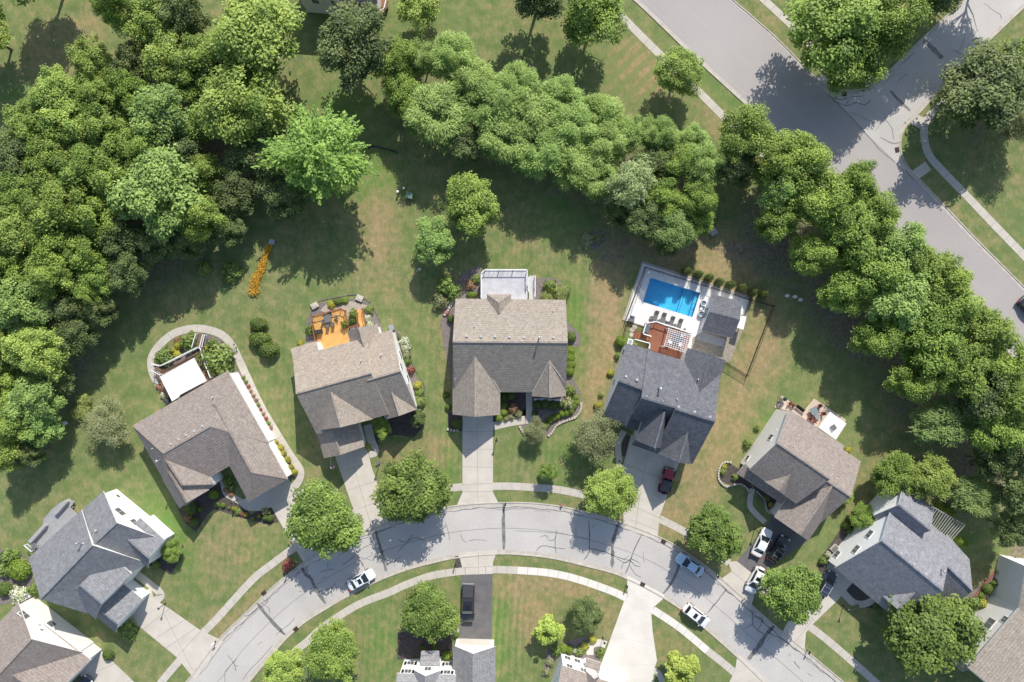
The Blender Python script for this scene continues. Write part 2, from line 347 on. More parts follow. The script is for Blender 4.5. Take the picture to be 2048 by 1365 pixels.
    scol = mix(mrange(noise(2.0, 5), .35, .65), (.26, .215, .15), (.135, .125, .085))
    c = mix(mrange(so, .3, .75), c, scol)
    fn = noise(9, 3, rough=.7)
    vm = n.new("ShaderNodeVectorMath"); vm.operation = 'SCALE'; l.new(c, vm.inputs[0]); l.new(mrange(fn, .3, .7, .62, 1.38), vm.inputs[3])
    l.new(vm.outputs[0], b.inputs['Base Color'])
    bp = n.new("ShaderNodeBump"); bp.inputs['Strength'].default_value = .5; bp.inputs['Distance'].default_value = .08
    l.new(sml, bp.inputs['Height']); l.new(bp.outputs[0], b.inputs['Normal'])
    me.materials.append(m); o = bpy.data.objects.new('lawn', me); C.objects.link(o); tag(o, kind='structure')
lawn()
def sheet(name, poly, z, m, thick=None):
    b = MB(); b.prism(PL(poly), z-(thick or .05+z), z, 0); return tag(b.build(name, m), kind='structure')
# ---- residential street
NE_ = [(300, 1460), (340, 1405), (385, 1361), (444, 1283), (498, 1230), (551, 1179), (607, 1134), (674, 1094), (749, 1063), (840, 1034), (920, 1018), (1005, 1013), (1080, 1015), (1153, 1027), (1232, 1049), (1324, 1085), (1380, 1119), (1427, 1154), (1496, 1214), (1555, 1266), (1606, 1307), (1660, 1351), (1720, 1403), (1800, 1475)]
SE_ = [(420, 1460), (455, 1405), (492, 1361), (530, 1315), (570, 1270), (607, 1238), (647, 1212.6), (695.6, 1184.5), (752, 1156), (809, 1134), (863, 1119), (917, 1108), (995, 1101), (1050, 1103), (1107, 1110), (1156, 1121), (1223, 1138), (1254.5, 1150), (1288, 1166), (1328, 1188), (1370, 1216), (1415, 1252), (1487, 1316), (1534, 1361), (1580, 1405), (1650, 1475)]
nA, sA = crom(NE_), crom(SE_)
nW, sW = [P(*p) for p in nA], [P(*p) for p in sA]
def resample(pts, n):
    L = [0]
    for a, b in zip(pts, pts[1:]): L.append(L[-1]+(b-a).length)
    out = []; k = 0
    for i in range(n):
        t = L[-1]*i/(n-1)
        while k < len(L)-2 and L[k+1] < t: k += 1
        out.append(pts[k].lerp(pts[k+1], (t-L[k])/max(1e-6, L[k+1]-L[k])))
    return out
a_, b_ = resample(nW, 120), resample(sW, 120)
m_ = MB(); m_.v = [(p.x, p.y, .012) for q in zip(a_, b_) for p in q]
m_.f = [(2*i, 2*i+1, 2*i+3, 2*i+2) for i in range(119)]; m_.m = [0]*119
tag(m_.build('street', M_road), kind='structure')
k = MB(); k.strip(nW, -.48, 0.02, .016); k.strip(nW, -.66, -.48, -.02, .10)
k.strip(sW, -.02, .48, .016); k.strip(sW, .48, .66, -.02, .10); tag(k.build('kerb', M_kerb), kind='structure')
# ---- main road
SWm = [(1150, -120), (1216, -50), (1278, 0), (1370, 88), (1420, 135), (1512, 219), (1606, 308), (1704, 398), (1803, 489), (1903, 585), (2054, 735), (2150, 840)]
NEm = [(1330, -120), (1395, -60), (1458, 0), (1500, 36), (1558, 88), (1629, 161), (1740, 275), (1812, 345), (1853, 384), (1950, 486), (2048, 584), (2200, 740)]
r1, r2 = [P(*p) for p in crom(SWm)], [P(*p) for p in crom(NEm)]
a_, b_ = resample(r1, 60), resample(r2, 60)
m_ = MB(); m_.v = [(p.x, p.y, .012) for q in zip(b_, a_) for p in q]; m_.f = [(2*i, 2*i+1, 2*i+3, 2*i+2) for i in range(59)]; m_.m = [0]*59
tag(m_.build('main_road', M_road2), kind='structure')
k = MB(); k.strip(r1, 0, .5, .016); k.strip(r1, .5, .66, -.02, .1)
NEa = [P(*p) for p in crom([(1330, -120), (1395, -60), (1458, 0), (1500, 36), (1558, 88), (1629, 161), (1652, 180)])]
corner1 = [P(*p) for p in crom([(1629, 161), (1652, 178), (1679, 187), (1715, 187), (1752, 173), (1795, 135), (1846, 85), (1900, 35), (1960, -20), (2030, -80)])]
corner2 = [P(*p) for p in crom([(2160, -95), (2048, 6), (1975, 75), (1910, 135), (1837, 218), (1804, 252), (1794, 292), (1807, 334), (1853, 384), (1950, 486), (2048, 584), (2200, 740)])]
side = [(1629, 161), (1652, 178), (1679, 187), (1715, 187), (1752, 173), (1795, 135), (1846, 85), (1900, 35), (1960, -20), (2030, -80), (2160, -95), (2048, 6), (1975, 75), (1910, 135), (1837, 218), (1804, 252), (1794, 292), (1812, 345), (1740, 275)]
sheet('side_street', side, .020, M_road)
k.strip(corner1, 0, -.45, .024); k.strip(corner1, -.45, -.62, -.02, .1); k.strip(NEa[:-3], 0, -.3, .018); k.strip(NEa[:-3], -.3, -.45, -.02, .1)
k.strip(corner2, 0, -.45, .024); k.strip(corner2, -.45, -.62, -.02, .1)
tag(k.build('main_road_kerb', M_kerb), kind='structure')
s = MB(); half = [(x*.55+y*.45) for x, y in zip(resample(r1, 60), resample(r2, 60))]
s.strip(half, -.05, .05, .018); s.strip(half, .35, .43, .018)
s.strip([x*.93+y*.07 for x, y in zip(resample(r1, 60), resample(r2, 60))], 0, .1, .018)
tag(s.build('road_seam', mat('pale_seam', (.44, .42, .40), None, 3)), kind='structure')
# ---- sidewalks
def walk(name, pts, m=M_walk, wd=1.15, z=.03, joints=True, nb=1.5):
    c = [P(*p) for p in crom(pts)]; b = MB(); b.strip(c, -wd/2, wd/2, -.02, z); o = tag(b.build(name, m), kind='structure')
    if joints:
        j = MB(); L = sum((q-p).length for p, q in zip(c, c[1:])); n = int(L/nb)
        rs = resample(c, max(3, n+1))
        for i in range(1, len(rs)-1):
            d = (rs[i+1]-rs[i-1]).normalized(); nr = Vector((d.y, -d.x, 0)); a, e = rs[i]-nr*wd/2, rs[i]+nr*wd/2
            j.strip([a, e], -.022, .022, z+.004)
        tag(j.build('sidewalk_joint', M_joint), kind='structure')
    return o
walk('sidewalk', [(280, 1425), (325, 1362), (362, 1318), (403, 1270), (432, 1240), (460, 1209), (508, 1157), (545, 1128), (580, 1102), (640, 1062), (700, 1030), (760, 1008), (830, 988), (885, 979), (925, 974)])
walk('sidewalk', [(985, 973), (1025, 973), (1062, 975), (1110, 979), (1140, 984), (1171, 991), (1215, 1001), (1252, 1015)], M_walk)
walk('sidewalk', [(1319, 1038), (1366, 1062), (1410, 1090), (1458, 1126)])
walk('sidewalk', [(1508, 1162), (1545, 1192), (1585, 1225)]); walk('sidewalk', [(1618, 1253), (1660, 1285), (1751, 1365), (1830, 1440)])
walk('sidewalk', [(470, 1470), (520, 1400), (560, 1345), (588.6, 1305), (615, 1283), (647, 1254), (714, 1211), (780, 1184.5), (809, 1171), (863, 1152), (921, 1143), (950, 1140)])
walk('sidewalk', [(950, 1140), (988, 1139.5), (1035, 1141)]); walk('sidewalk', [(1035, 1141), (1096, 1146), (1152, 1158), (1219, 1181), (1252, 1196)], M_walk2)
walk('sidewalk', [(1306, 1220), (1360, 1256), (1415, 1302)], M_walk2); walk('sidewalk', [(1415, 1302), (1467, 1344), (1560, 1430)])
walk('sidewalk', [(1130, -80), (1215, 5), (1246.5, 36.6), (1316, 106), (1404, 190.5), (1455, 241), (1540, 320), (1640, 415)], wd=1.2)
walk('sidewalk', [(1500, -25), (1538, 9), (1588, 56), (1625, 95), (1650, 140)], wd=1.15)
walk('sidewalk', [(1990, 120), (1930, 168), (1881, 211), (1854, 240), (1848, 270), (1857, 308), (1881, 338), (1934, 393), (1990, 452), (2048, 512), (2160, 630)], wd=1.2)
sheet('kerb_ramp', [(1816, 246), (1832, 228), (1852, 238), (1848, 262)], .04, M_walk)
sheet('kerb_ramp', [(1817, 347), (1850, 324), (1862, 340), (1833, 362)], .04, M_walk)
sheet('kerb_ramp', [(1629, 160), (1655, 134), (1664, 143), (1650, 176)], .04, M_walk)
sheet('kerb_ramp', [(1732, 176), (1726, 148), (1740, 140), (1756, 164)], .04, M_walk)
# ---- driveways
def drive(name, poly, m, lines=(), z=.036, jm=None):
    o = sheet(name, poly, z, m); j = MB()
    for a, b in lines: j.strip([P(*a), P(*b)], -.025, .025, z+.004)
    if lines: tag(j.build('driveway_joint', jm or M_joint), kind='structure')
    return o
drive('driveway', [(925, 815), (986, 815), (986, 985), (998, 1009), (960, 1008), (914, 1010), (925, 985)], M_conc,
      [((954, 833), (956, 1004)), ((924, 864), (986, 863)), ((924, 899), (986, 899)), ((925, 934), (986, 935)), ((925, 970), (986, 967)), ((925, 984), (986, 983))])
drive('driveway', [(245, 1215), (302, 1175), (308, 1198), (345, 1222), (402, 1262), (448, 1283), (390, 1360), (378, 1345), (354, 1315), (286, 1259), (262, 1243)], M_conc,
      [((286, 1259), (348, 1211)), ((310, 1278), (373, 1238)), ((330, 1230), (385, 1340)), ((354, 1314), (402, 1262)), ((332, 1297), (392, 1256))])
drive('driveway', [(150, 1330), (196, 1296), (222, 1320), (300, 1395), (210, 1440)], M_conc, [((190, 1345), (235, 1325)), ((220, 1380), (268, 1358))])
drive('driveway', [(486, 1000), (572, 948), (592, 985), (606, 978), (640, 1035), (683, 1092), (612, 1134), (571, 1064), (543, 1015), (523, 1022), (497, 1022)], M_conc,
      [((543, 1013), (598, 985)), ((571, 1064), (630, 1025)), ((575, 1000), (625, 1085))])
drive('driveway', [(666, 900), (732, 885), (742, 930), (757, 975), (772, 1010), (778, 1053), (728, 1072), (700, 1000)], M_conc,
      [((690, 942), (728, 928)), ((697, 980), (752, 963)), ((718, 1018), (760, 1002)), ((708, 935), (745, 1060))])
drive('driveway', [(1262, 870), (1300, 880), (1362, 905), (1358, 925), (1335, 990), (1319, 1034), (1315, 1081), (1247, 1056), (1247, 1041), (1244, 940)], M_conc,
      [((1244, 925), (1290, 945)), ((1296, 905), (1283, 972)), ((1255, 1007), (1327, 1040)), ((1283, 972), (1270, 1060)), ((1290, 945), (1345, 965)), ((1262, 1040), (1318, 1062))])
drive('asphalt_driveway', [(1548, 1030), (1625, 1075), (1548, 1130), (1508, 1150), (1474, 1123), (1520, 1068)], M_asph)
drive('driveway_apron', [(1474, 1123), (1508, 1150), (1520, 1170), (1509, 1190), (1500, 1220), (1436, 1163), (1463, 1143), (1456, 1124)], M_conc, [((1463, 1143), (1500, 1172))], z=.034)
drive('driveway', [(1658, 1125), (1710, 1160), (1673, 1203), (1626, 1248), (1612, 1265), (1608, 1310), (1560, 1273), (1578, 1240), (1600, 1215), (1645, 1148)], M_conc, [((1600, 1215), (1632, 1245)), ((1640, 1165), (1670, 1205)), ((1625, 1240), (1590, 1285))])
drive('asphalt_driveway', [(922, 1150), (985, 1148), (983, 1330), (918, 1330)], M_asph)
drive('driveway_apron', [(917, 1106), (995, 1100), (986, 1125), (985, 1148), (922, 1151), (925, 1137)], M_conc, [((925, 1136), (986, 1133)), ((957, 1105), (957, 1150))], z=.034)
drive('wide_driveway', [(1254, 1151), (1329, 1190), (1325, 1199), (1308, 1214), (1302.6, 1230), (1305, 1262), (1314, 1321.5), (1308, 1339), (1300, 1440), (1185, 1440), (1190, 1345), (1201, 1332), (1248, 1203), (1255, 1192)], M_conc2,
      [((1248, 1202), (1304, 1229)), ((1222, 1272), (1309, 1290)), ((1200, 1330), (1312, 1330))], jm=mat('pale_joint', (.55, .52, .47), None, 3))
drive('driveway_apron', [(1475, 1308), (1487, 1316), (1550, 1375), (1500, 1420), (1455, 1372), (1470, 1342)], M_conc)
# ---- tar bands and cracks
t = MB()
def tar(pts, wd, wob=.0, z=.030, surf=None):
    c = [P(*p) for p in crom(pts, 5)]; n = len(c)
    c = [p+Vector((rnd.uniform(-wob, wob), rnd.uniform(-wob, wob), 0)) for p in c]
    wf = [rnd.uniform(.75, 1.3)*(.55+.45*min(1, min(i, n-1-i)/2.0)) for i in range(n)]
    wd *= .78; t.strip(c, -wd/2, wd/2, z, wf=wf)
for pts, wd in [([(604, 1136), (612, 1149), (622, 1158), (631, 1176), (651, 1207)], .62), ([(514, 1206), (540, 1239), (570, 1269)], .62), ([(751, 1062), (761, 1096), (765, 1112), (773, 1142)], .6),
                ([(1008, 1006), (1007, 1050), (1008, 1100)], .55), ([(1237, 1046), (1226, 1085), (1225, 1110), (1224, 1135)], .6), ([(1362, 1122), (1344, 1164), (1326, 1188)], .5),
                ([(1548, 1252), (1530, 1273), (1515, 1296), (1496, 1319)], .85), ([(1848, 82), (1868, 100), (1885, 118)], 1.0), ([(1780, 182), (1800, 203), (1820, 222)], .6)]:
    tar(pts, wd, .05)
for pts, wd in [([(1454, 1177), (1437, 1199), (1414, 1228)], .24), ([(1282.5, 1071), (1266, 1105), (1260, 1125), (1251, 1148)], .2), ([(1230, 1113), (1245, 1118), (1260, 1122), (1270, 1131), (1281, 1134)], .16),
                ([(1232, 1116), (1250, 1126), (1262, 1118), (1281, 1127)], .12), ([(1260, 1122), (1246, 1128), (1243, 1139)], .1), ([(1258, 1128), (1268, 1146), (1282, 1155)], .12), ([(1178, 1040), (1179, 1089), (1177, 1107), (1168, 1120)], .2),
                ([(1179, 1097), (1212, 1105), (1232, 1114)], .16), ([(1113, 1060), (1110, 1089), (1113, 1108)], .13), ([(1072, 1103), (1080, 1094), (1092, 1092), (1111, 1096), (1130, 1098)], .13),
                ([(1081, 1073), (1093, 1072), (1098, 1081), (1108, 1080), (1112, 1072)], .1), ([(1030, 1062), (1065, 1063), (1110, 1066), (1150, 1073), (1176, 1078)], .07), ([(795, 1105), (812, 1088), (830, 1076), (850, 1082)], .13),
                ([(797, 1080), (812, 1084), (826, 1070)], .12), ([(890, 1045), (897, 1065), (900, 1082)], .1), ([(938, 1083), (950, 1080), (975, 1081)], .09), ([(478, 1231), (495, 1232), (508, 1224), (516, 1215)], .12), ([(520, 1205), (536, 1215), (540, 1228)], .1),
                ([(525, 1198), (534, 1206), (533, 1192)], .1), ([(455, 1311), (467, 1325), (472, 1342)], .12), ([(474, 1318), (460, 1333), (450, 1345), (450, 1364)], .12), ([(467, 1330), (478, 1333)], .08),
                ([(610, 1137), (616, 1145), (614, 1133)], .1), ([(640, 1145), (656, 1140), (668, 1139)], .12), ([(656, 1120), (655, 1136)], .1), ([(642, 1182), (662, 1176), (672, 1166)], .12), ([(662, 1176), (665, 1192)], .12), ([(685, 1130), (700, 1120), (712, 1110)], .14),
                ([(700, 1090), (715, 1113), (731, 1140)], .14), ([(715, 1102), (735, 1092), (752, 1087)], .1), ([(1505, 1222), (1506, 1250), (1518, 1262), (1528, 1270)], .17), ([(1505, 1248), (1488, 1258)], .13), ([(1507, 1234), (1524, 1236), (1522, 1250), (1516, 1258)], .14),
                ([(1532, 1262), (1548, 1272), (1560, 1276), (1575, 1286)], .14), ([(1534, 1282), (1545, 1270)], .1), ([(1588, 1323), (1594, 1331), (1600, 1337)], .18), ([(1576, 1313), (1583, 1307)], .1), ([(1615, 1347), (1625, 1353)], .1),
                ([(1556, 1279), (1563, 1288), (1577, 1292)], .09), ([(552, 1270), (566, 1258), (580, 1247), (590, 1235)], .09), ([(485, 1362), (500, 1340), (520, 1320), (546, 1290)], .09),
                ([(1655, 192), (1680, 200), (1700, 195), (1728, 192)], .14), ([(1665, 200), (1690, 212), (1712, 206), (1730, 210), (1742, 200)], .16), ([(1690, 212), (1700, 198)], .12), ([(1700, 225), (1720, 232), (1740, 243)], .1),
                ([(1795, 165), (1805, 155), (1815, 147)], .09), ([(1760, 275), (1785, 287), (1800, 285)], .18), ([(1770, 240), (1783, 256), (1787, 280)], .12), ([(1750, 262), (1775, 232), (1800, 205)], .08), ([(1765, 170), (1790, 147)], .08), ([(1800, 130), (1815, 118), (1830, 103)], .12),
                ([(1930, 65), (1925, 90), (1915, 105)], .08), ([(1968, 6), (1985, 20), (2000, 30), (2003, 40)], .1), ([(1905, 100), (1920, 108), (1935, 112)], .12), ([(1655, 188), (1700, 232), (1738, 275), (1760, 300), (1790, 325)], .14)]:
    tar(pts, wd, .04)
# long thin lines beside the gutter and down the middle
def edge(arr, off, i0, i1, wd, wob):
    c = resample(arr, 260)[i0:i1]; out = []
    for i in range(1, len(c)-1):
        d = (c[i+1]-c[i-1]).normalized(); out.append(c[i]+Vector((d.y, -d.x, 0))*(off+wob*math.sin(i*.9+off*9)*math.sin(i*.37)+rnd.uniform(-wob, wob)*.4))
    t.strip(out, -wd/2, wd/2, .030, wf=[rnd.uniform(.5, 1.5) for _ in out])
edge(nW, .18, 20, 250, .10, .10); edge(nW, .42, 20, 95, .06, .14); edge(nW, .42, 120, 140, .06, .2); edge(nW, .3, 185, 250, .07, .2)
ctr = [(x+y)/2 for x, y in zip(resample(nW, 260), resample(sW, 260))]
t.strip(ctr[15:245], -.025, .025, .029)
for i in range(12):
    q = rnd.randrange(20, 235); o_ = rnd.uniform(-2.2, 2.2); d = (ctr[q+1]-ctr[q]).normalized(); nr = Vector((d.y, -d.x, 0)); p = ctr[q]+nr*o_; a = rnd.uniform(0, 6.3); c = [p]
    for j in range(rnd.randrange(3, 8)): a += rnd.uniform(-.6, .6); c.append(c[-1]+Vector((math.cos(a), math.sin(a), 0))*.3)
    t.strip(c, -.03, .03, .031)
tag(t.build('crack_sealant', M_tar), kind='structure')
# ---- mulch beds and small paved areas
for nm, m, poly in [
    ('mulch_bed', M_mulch, [(318, 725), (345, 690), (375, 672), (410, 668), (440, 676), (462, 700), (470, 730), (468, 750), (455, 760), (390, 780), (345, 800), (330, 770)]),
    ('mulch_bed', M_mulch, [(462, 735), (485, 745), (500, 790), (525, 835), (548, 870), (538, 875), (500, 830), (470, 770)]),
    ('mulch_bed', M_mulch, [(545, 880), (560, 885), (580, 915), (597, 950), (588, 960), (572, 955), (555, 915)]),
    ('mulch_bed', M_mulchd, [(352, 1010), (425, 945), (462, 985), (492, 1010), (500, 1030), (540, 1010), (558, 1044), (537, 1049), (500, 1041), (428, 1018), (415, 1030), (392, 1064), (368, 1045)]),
    ('mulch_bed', M_mulch, [(612, 650), (624, 620), (640, 606), (690, 600), (725, 598), (745, 615), (762, 650), (770, 672), (700, 700), (610, 690)]),
    ('mulch_bed', M_mulch, [(782, 660), (800, 662), (815, 690), (820, 730), (830, 752), (848, 775), (846, 805), (838, 830), (815, 815)]),
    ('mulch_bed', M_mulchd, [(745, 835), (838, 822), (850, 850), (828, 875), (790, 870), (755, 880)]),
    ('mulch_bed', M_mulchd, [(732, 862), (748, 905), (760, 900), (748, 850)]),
    ('mulch_bed', M_mulch, [(885, 620), (905, 575), (925, 545), (962, 530), (975, 600), (925, 600), (900, 700), (907, 770), (905, 780), (880, 650)]),
    ('mulch_bed', M_mulch, [(1070, 558), (1110, 556), (1135, 572), (1137, 600), (1070, 602)]),
    ('mulch_bed', M_mulch, [(1130, 640), (1160, 668), (1162, 690), (1142, 702), (1145, 755), (1160, 780), (1163, 810), (1150, 838), (1110, 855), (1096, 872), (1080, 865), (1050, 857), (1036, 850), (1065, 780), (1110, 770), (1125, 640)]),
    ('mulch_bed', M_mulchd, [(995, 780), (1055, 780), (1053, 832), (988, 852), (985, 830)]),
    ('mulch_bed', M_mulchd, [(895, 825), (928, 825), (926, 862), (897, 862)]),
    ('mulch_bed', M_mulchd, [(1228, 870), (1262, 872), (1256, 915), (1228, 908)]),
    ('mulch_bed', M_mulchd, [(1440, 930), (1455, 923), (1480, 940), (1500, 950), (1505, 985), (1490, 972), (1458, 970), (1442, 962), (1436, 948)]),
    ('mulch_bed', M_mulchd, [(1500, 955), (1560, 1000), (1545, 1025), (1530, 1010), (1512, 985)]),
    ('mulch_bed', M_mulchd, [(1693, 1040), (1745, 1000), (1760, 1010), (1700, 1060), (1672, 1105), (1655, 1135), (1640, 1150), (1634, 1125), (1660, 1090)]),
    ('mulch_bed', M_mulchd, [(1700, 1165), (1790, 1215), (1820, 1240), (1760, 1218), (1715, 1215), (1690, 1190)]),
    ('mulch_bed', M_mulch, [(1935, 1195), (1985, 1145), (2010, 1125), (2020, 1140), (1960, 1215), (1940, 1230)]),
    ('mulch_bed', M_mulch, [(0, 1100), (25, 1095), (60, 1120), (68, 1180), (60, 1210), (30, 1205), (0, 1210), (-20, 1150)]),
    ('mulch_bed', M_mulchd, [(320, 1100), (345, 1078), (368, 1092), (362, 1118), (340, 1150), (318, 1135), (290, 1130)]),
    ('mulch_bed', M_mulch, [(205, 1300), (222, 1296), (230, 1310), (222, 1326), (210, 1322)]),
    ('mulch_bed', M_mulchd, [(795, 1265), (900, 1262), (905, 1310), (795, 1320)]),
    ('mulch_bed', M_mulch, [(1096, 1300), (1130, 1285), (1160, 1275), (1190, 1280), (1205, 1300), (1195, 1330), (1120, 1310), (1095, 1350), (1080, 1360)]),
    ('mulch_bed', M_mulch, [(1160, 470), (1195, 462), (1215, 480), (1190, 500), (1165, 492)]),
    ('mulch_bed', M_mulchd, [(895, 960), (900, 958), (900, 962), (896, 963)])][:-1]:
    sheet(nm, poly, .02, m)
sheet('stone_terrace', [(655, 606), (705, 603), (738, 612), (745, 628), (725, 640), (690, 638), (640, 622)], .030, M_paver)
sheet('gravel_bed', [(1375, 668), (1382, 645), (1470, 668), (1500, 598), (1490, 650), (1470, 700), (1461, 724), (1405, 722), (1375, 705)], .022, M_gravel)
for pts, m, wd in [([(446, 962), (452, 985), (462, 993), (480, 1003), (497, 1015), (520, 1012)], M_walk, 1.0), ([(735, 850), (742, 880), (750, 903), (738, 908)], M_walk, 1.3),
                   ([(986, 853), (1020, 845), (1050, 840)], M_walk, 1.25), ([(1058, 775), (1058, 848)], M_walk, .95), ([(1505, 978), (1500, 1000), (1503, 1018), (1530, 1045)], M_walk, .85), ([(1560, 1010), (1543, 1028)], M_walk, 1.3),
                   ([(1682, 1180), (1706, 1205), (1730, 1208), (1755, 1195)], M_walk, 1.1), ([(1248, 862), (1236, 890), (1240, 935)], M_walk, 1.0), ([(275, 1150), (295, 1165), (322, 1190), (305, 1205)], M_walk, 1.2),
                   ([(1180, 1310), (1182, 1292), (1198, 1286), (1212, 1290)], M_conc2, 1.1), ([(1300, 1340), (1316, 1346), (1325, 1365)], M_walk, .9), ([(918, 1263), (900, 1263)], M_walk, 1.1)]:
    walk('garden_path', pts, m, wd, joints=False, z=.034)
walk('ring_path', [(333, 795), (318, 770), (305, 745), (303, 718), (318, 692), (345, 669), (375, 659), (405, 658), (440, 668), (462, 688), (476, 715), (492, 750), (520, 810), (552, 865), (580, 910), (600, 940), (598, 960), (588, 975)], M_walk, 1.2, nb=2.2)
for pts in [[(1128, 862), (1112, 850), (1100, 868)], ]: pass
# ================================================================ HOUSES
def inset(q, d):
    out = []; n = len(q)
    for i in range(n):
        a, b, c = q[i-1], q[i], q[(i+1) % n]
        out.append(b+((a-b).normalized()+(c-b).normalized())*d)
    return out
class House:
    def __init__(s, label, px, py, roofm, wallm, cat='house'):
        s.e = thing('house' if cat == 'house' else 'pool_house', label, cat, tuple(P(px, py)))
        s.r, s.w, s.rm, s.wm = MB(), MB(), roofm, wallm; s.k = MB()
    def wing(s, A, B, Cc, D, ze, zr, e1=0, e2=0, rf=.5, z0=-.05, oh=.32, gable=1, cap=True, wall=True):
        """gable or hip wing: ridge from the A-D end to the B-C end; corners are eave corners traced at height ze"""
        a, b, c, d = [P(p[0], p[1], ze) for p in (A, B, Cc, D)]
        r1 = a.lerp(d, rf); r2 = b.lerp(c, rf); r1.z = r2.z = zr; ax = (r2-r1).normalized()
        if e1: r1 = r1+ax*e1
        if e2: r2 = r2-ax*e2
        T = .16; dn = Vector((0, 0, -T)); top = [a, b, c, d, r1, r2]; bot = [p+dn for p in top]
        R_ = s.r; f = [(0, 4, 5, 1)[::-1] if 0 else (1, 5, 4, 0), (3, 4, 5, 2)]
        def orient(fc, vs_, up=True):
            n = (vs_[fc[1]]-vs_[fc[0]]).cross(vs_[fc[2]]-vs_[fc[0]]).z
            return fc if (n > 0) == up else fc[::-1]
        tf = [orient(q_, top) for q_ in ((0, 1, 5), (0, 5, 4), (2, 3, 4), (2, 4, 5))]
        if e1: tf.append(orient((3, 0, 4), top))
        if e2: tf.append(orient((1, 2, 5), top))
        R_.add(top, tf, 0); R_.add(bot, [g[::-1] for g in tf], 1)
        per = [0, 1] + ([] if e2 else [5]) + [2, 3] + ([] if e1 else [4])
        rim = top+bot; fs = []
        for i in range(len(per)):
            p, q = per[i], per[(i+1) % len(per)]; fs.append((p, p+6, q+6, q))
        R_.add(rim, fs, 1)
        if cap and (r2-r1).length > 1: s.k.bar(r1+Vector((0, 0, .02)), r2+Vector((0, 0, .02)), .26, .04)
        if e1:
            for q in (a, d): s.k.bar(q+Vector((0, 0, .0)), r1+Vector((0, 0, .0)), .16, .03)
        if e2:
            for q in (b, c): s.k.bar(q, r2, .16, .03)
        if wall:
            wq = inset([a, b, c, d], oh); zt = ze-.02
            slope = (zr-ze)/max(.5, (d-a).length*.5); zt = ze+oh*slope-T-.04
            m1 = wq[0].lerp(wq[3], rf); m2 = wq[1].lerp(wq[2], rf); zp = zr-T-.06
            pts = []
            for p, z in ((wq[0], zt), (wq[1], zt), (wq[2], zt), (wq[3], zt)): pts += [Vector((p.x, p.y, z0)), Vector((p.x, p.y, z))]
            fs = [(0, 2, 3, 1), (2, 4, 5, 3), (4, 6, 7, 5), (6, 0, 1, 7), (1, 3, 5, 7)]
            s.w.add(pts, fs, 0)
            if not e1 and gable: s.w.add([Vector((wq[0].x, wq[0].y, zt)), Vector((wq[3].x, wq[3].y, zt)), Vector((m1.x, m1.y, zp)), Vector((wq[0].x, wq[0].y, zt))+ax*.3, Vector((wq[3].x, wq[3].y, zt))+ax*.3, Vector((m1.x, m1.y, zp))+ax*.3], [(0, 1, 2), (5, 4, 3), (0, 2, 5, 3), (2, 1, 4, 5)], 0)
            if not e2 and gable: s.w.add([Vector((wq[1].x, wq[1].y, zt)), Vector((wq[2].x, wq[2].y, zt)), Vector((m2.x, m2.y, zp)), Vector((wq[1].x, wq[1].y, zt))-ax*.3, Vector((wq[2].x, wq[2].y, zt))-ax*.3, Vector((m2.x, m2.y, zp))-ax*.3], [(0, 1, 2), (5, 4, 3), (0, 2, 5, 3), (2, 1, 4, 5)], 0)
            return dict(AB=(wq[0], wq[1]), BC=(wq[1], wq[2]), CD=(wq[2], wq[3]), DA=(wq[3], wq[0]), c=(wq[0]+wq[2])/2)
    def shed(s, A, B, Cc, D, z1, z2, z0=-.05, wall=True, oh=.2):
        """single slope: A-B low at z1, C-D high at z2"""
        a, b = P(A[0], A[1], z1), P(B[0], B[1], z1); c, d = P(Cc[0], Cc[1], z2), P(D[0], D[1], z2)
        dn = Vector((0, 0, -.15)); s.r.add([a, b, c, d], [(0, 1, 2, 3)], 0); s.r.add([p+dn for p in (a, b, c, d)], [(3, 2, 1, 0)], 1)
        s.r.add([a, b, c, d]+[p+dn for p in (a, b, c, d)], [(i, i+4, (i+1) % 4+4, (i+1) % 4) for i in range(4)], 1)
        if wall:
            wq = inset([a, b, c, d], oh); s.w.add([Vector((p.x, p.y, z0)) for p in wq]+[Vector((p.x, p.y, p.z-.2)) for p in wq], [(i, (i+1) % 4, (i+1) % 4+4, i+4) for i in range(4)], 0)
    def win(s, wd, side, u, z, w=1.0, h=1.3, kind='window', shutters=None, panes=2):
        a, b = wd[side]; a = Vector((a.x, a.y, 0)); b = Vector((b.x, b.y, 0)); p = a.lerp(b, u); t = (b-a).normalized(); n = Vector((t.y, -t.x, 0))
        if (p-Vector((wd['c'].x, wd['c'].y, 0))).dot(n) < 0: n = -n
        q = Matrix((( t.x, n.x, 0, 0), (t.y, n.y, 0, 0), (0, 0, 1, 0), (0, 0, 0, 1)))
        e = MB(); c = p+Vector((0, 0, z))+n*.03
        e.box(c, (w+.18, .08, h+.18), M=q); o = e.build(kind, M_trim, s.e)
        g = MB()
        for i in range(panes):
            g.box(c+n*.045+t*((i+.5)/panes-.5)*w, (w/panes-.06, .02, h-.06), M=q)
        g.build('pane', M_glass, o)
        if shutters:
            for sg in (-1, 1):
                h_ = MB(); h_.box(c+t*sg*(w/2+.3), (.36, .05, h), M=q); h_.build('shutter', shutters, s.e)
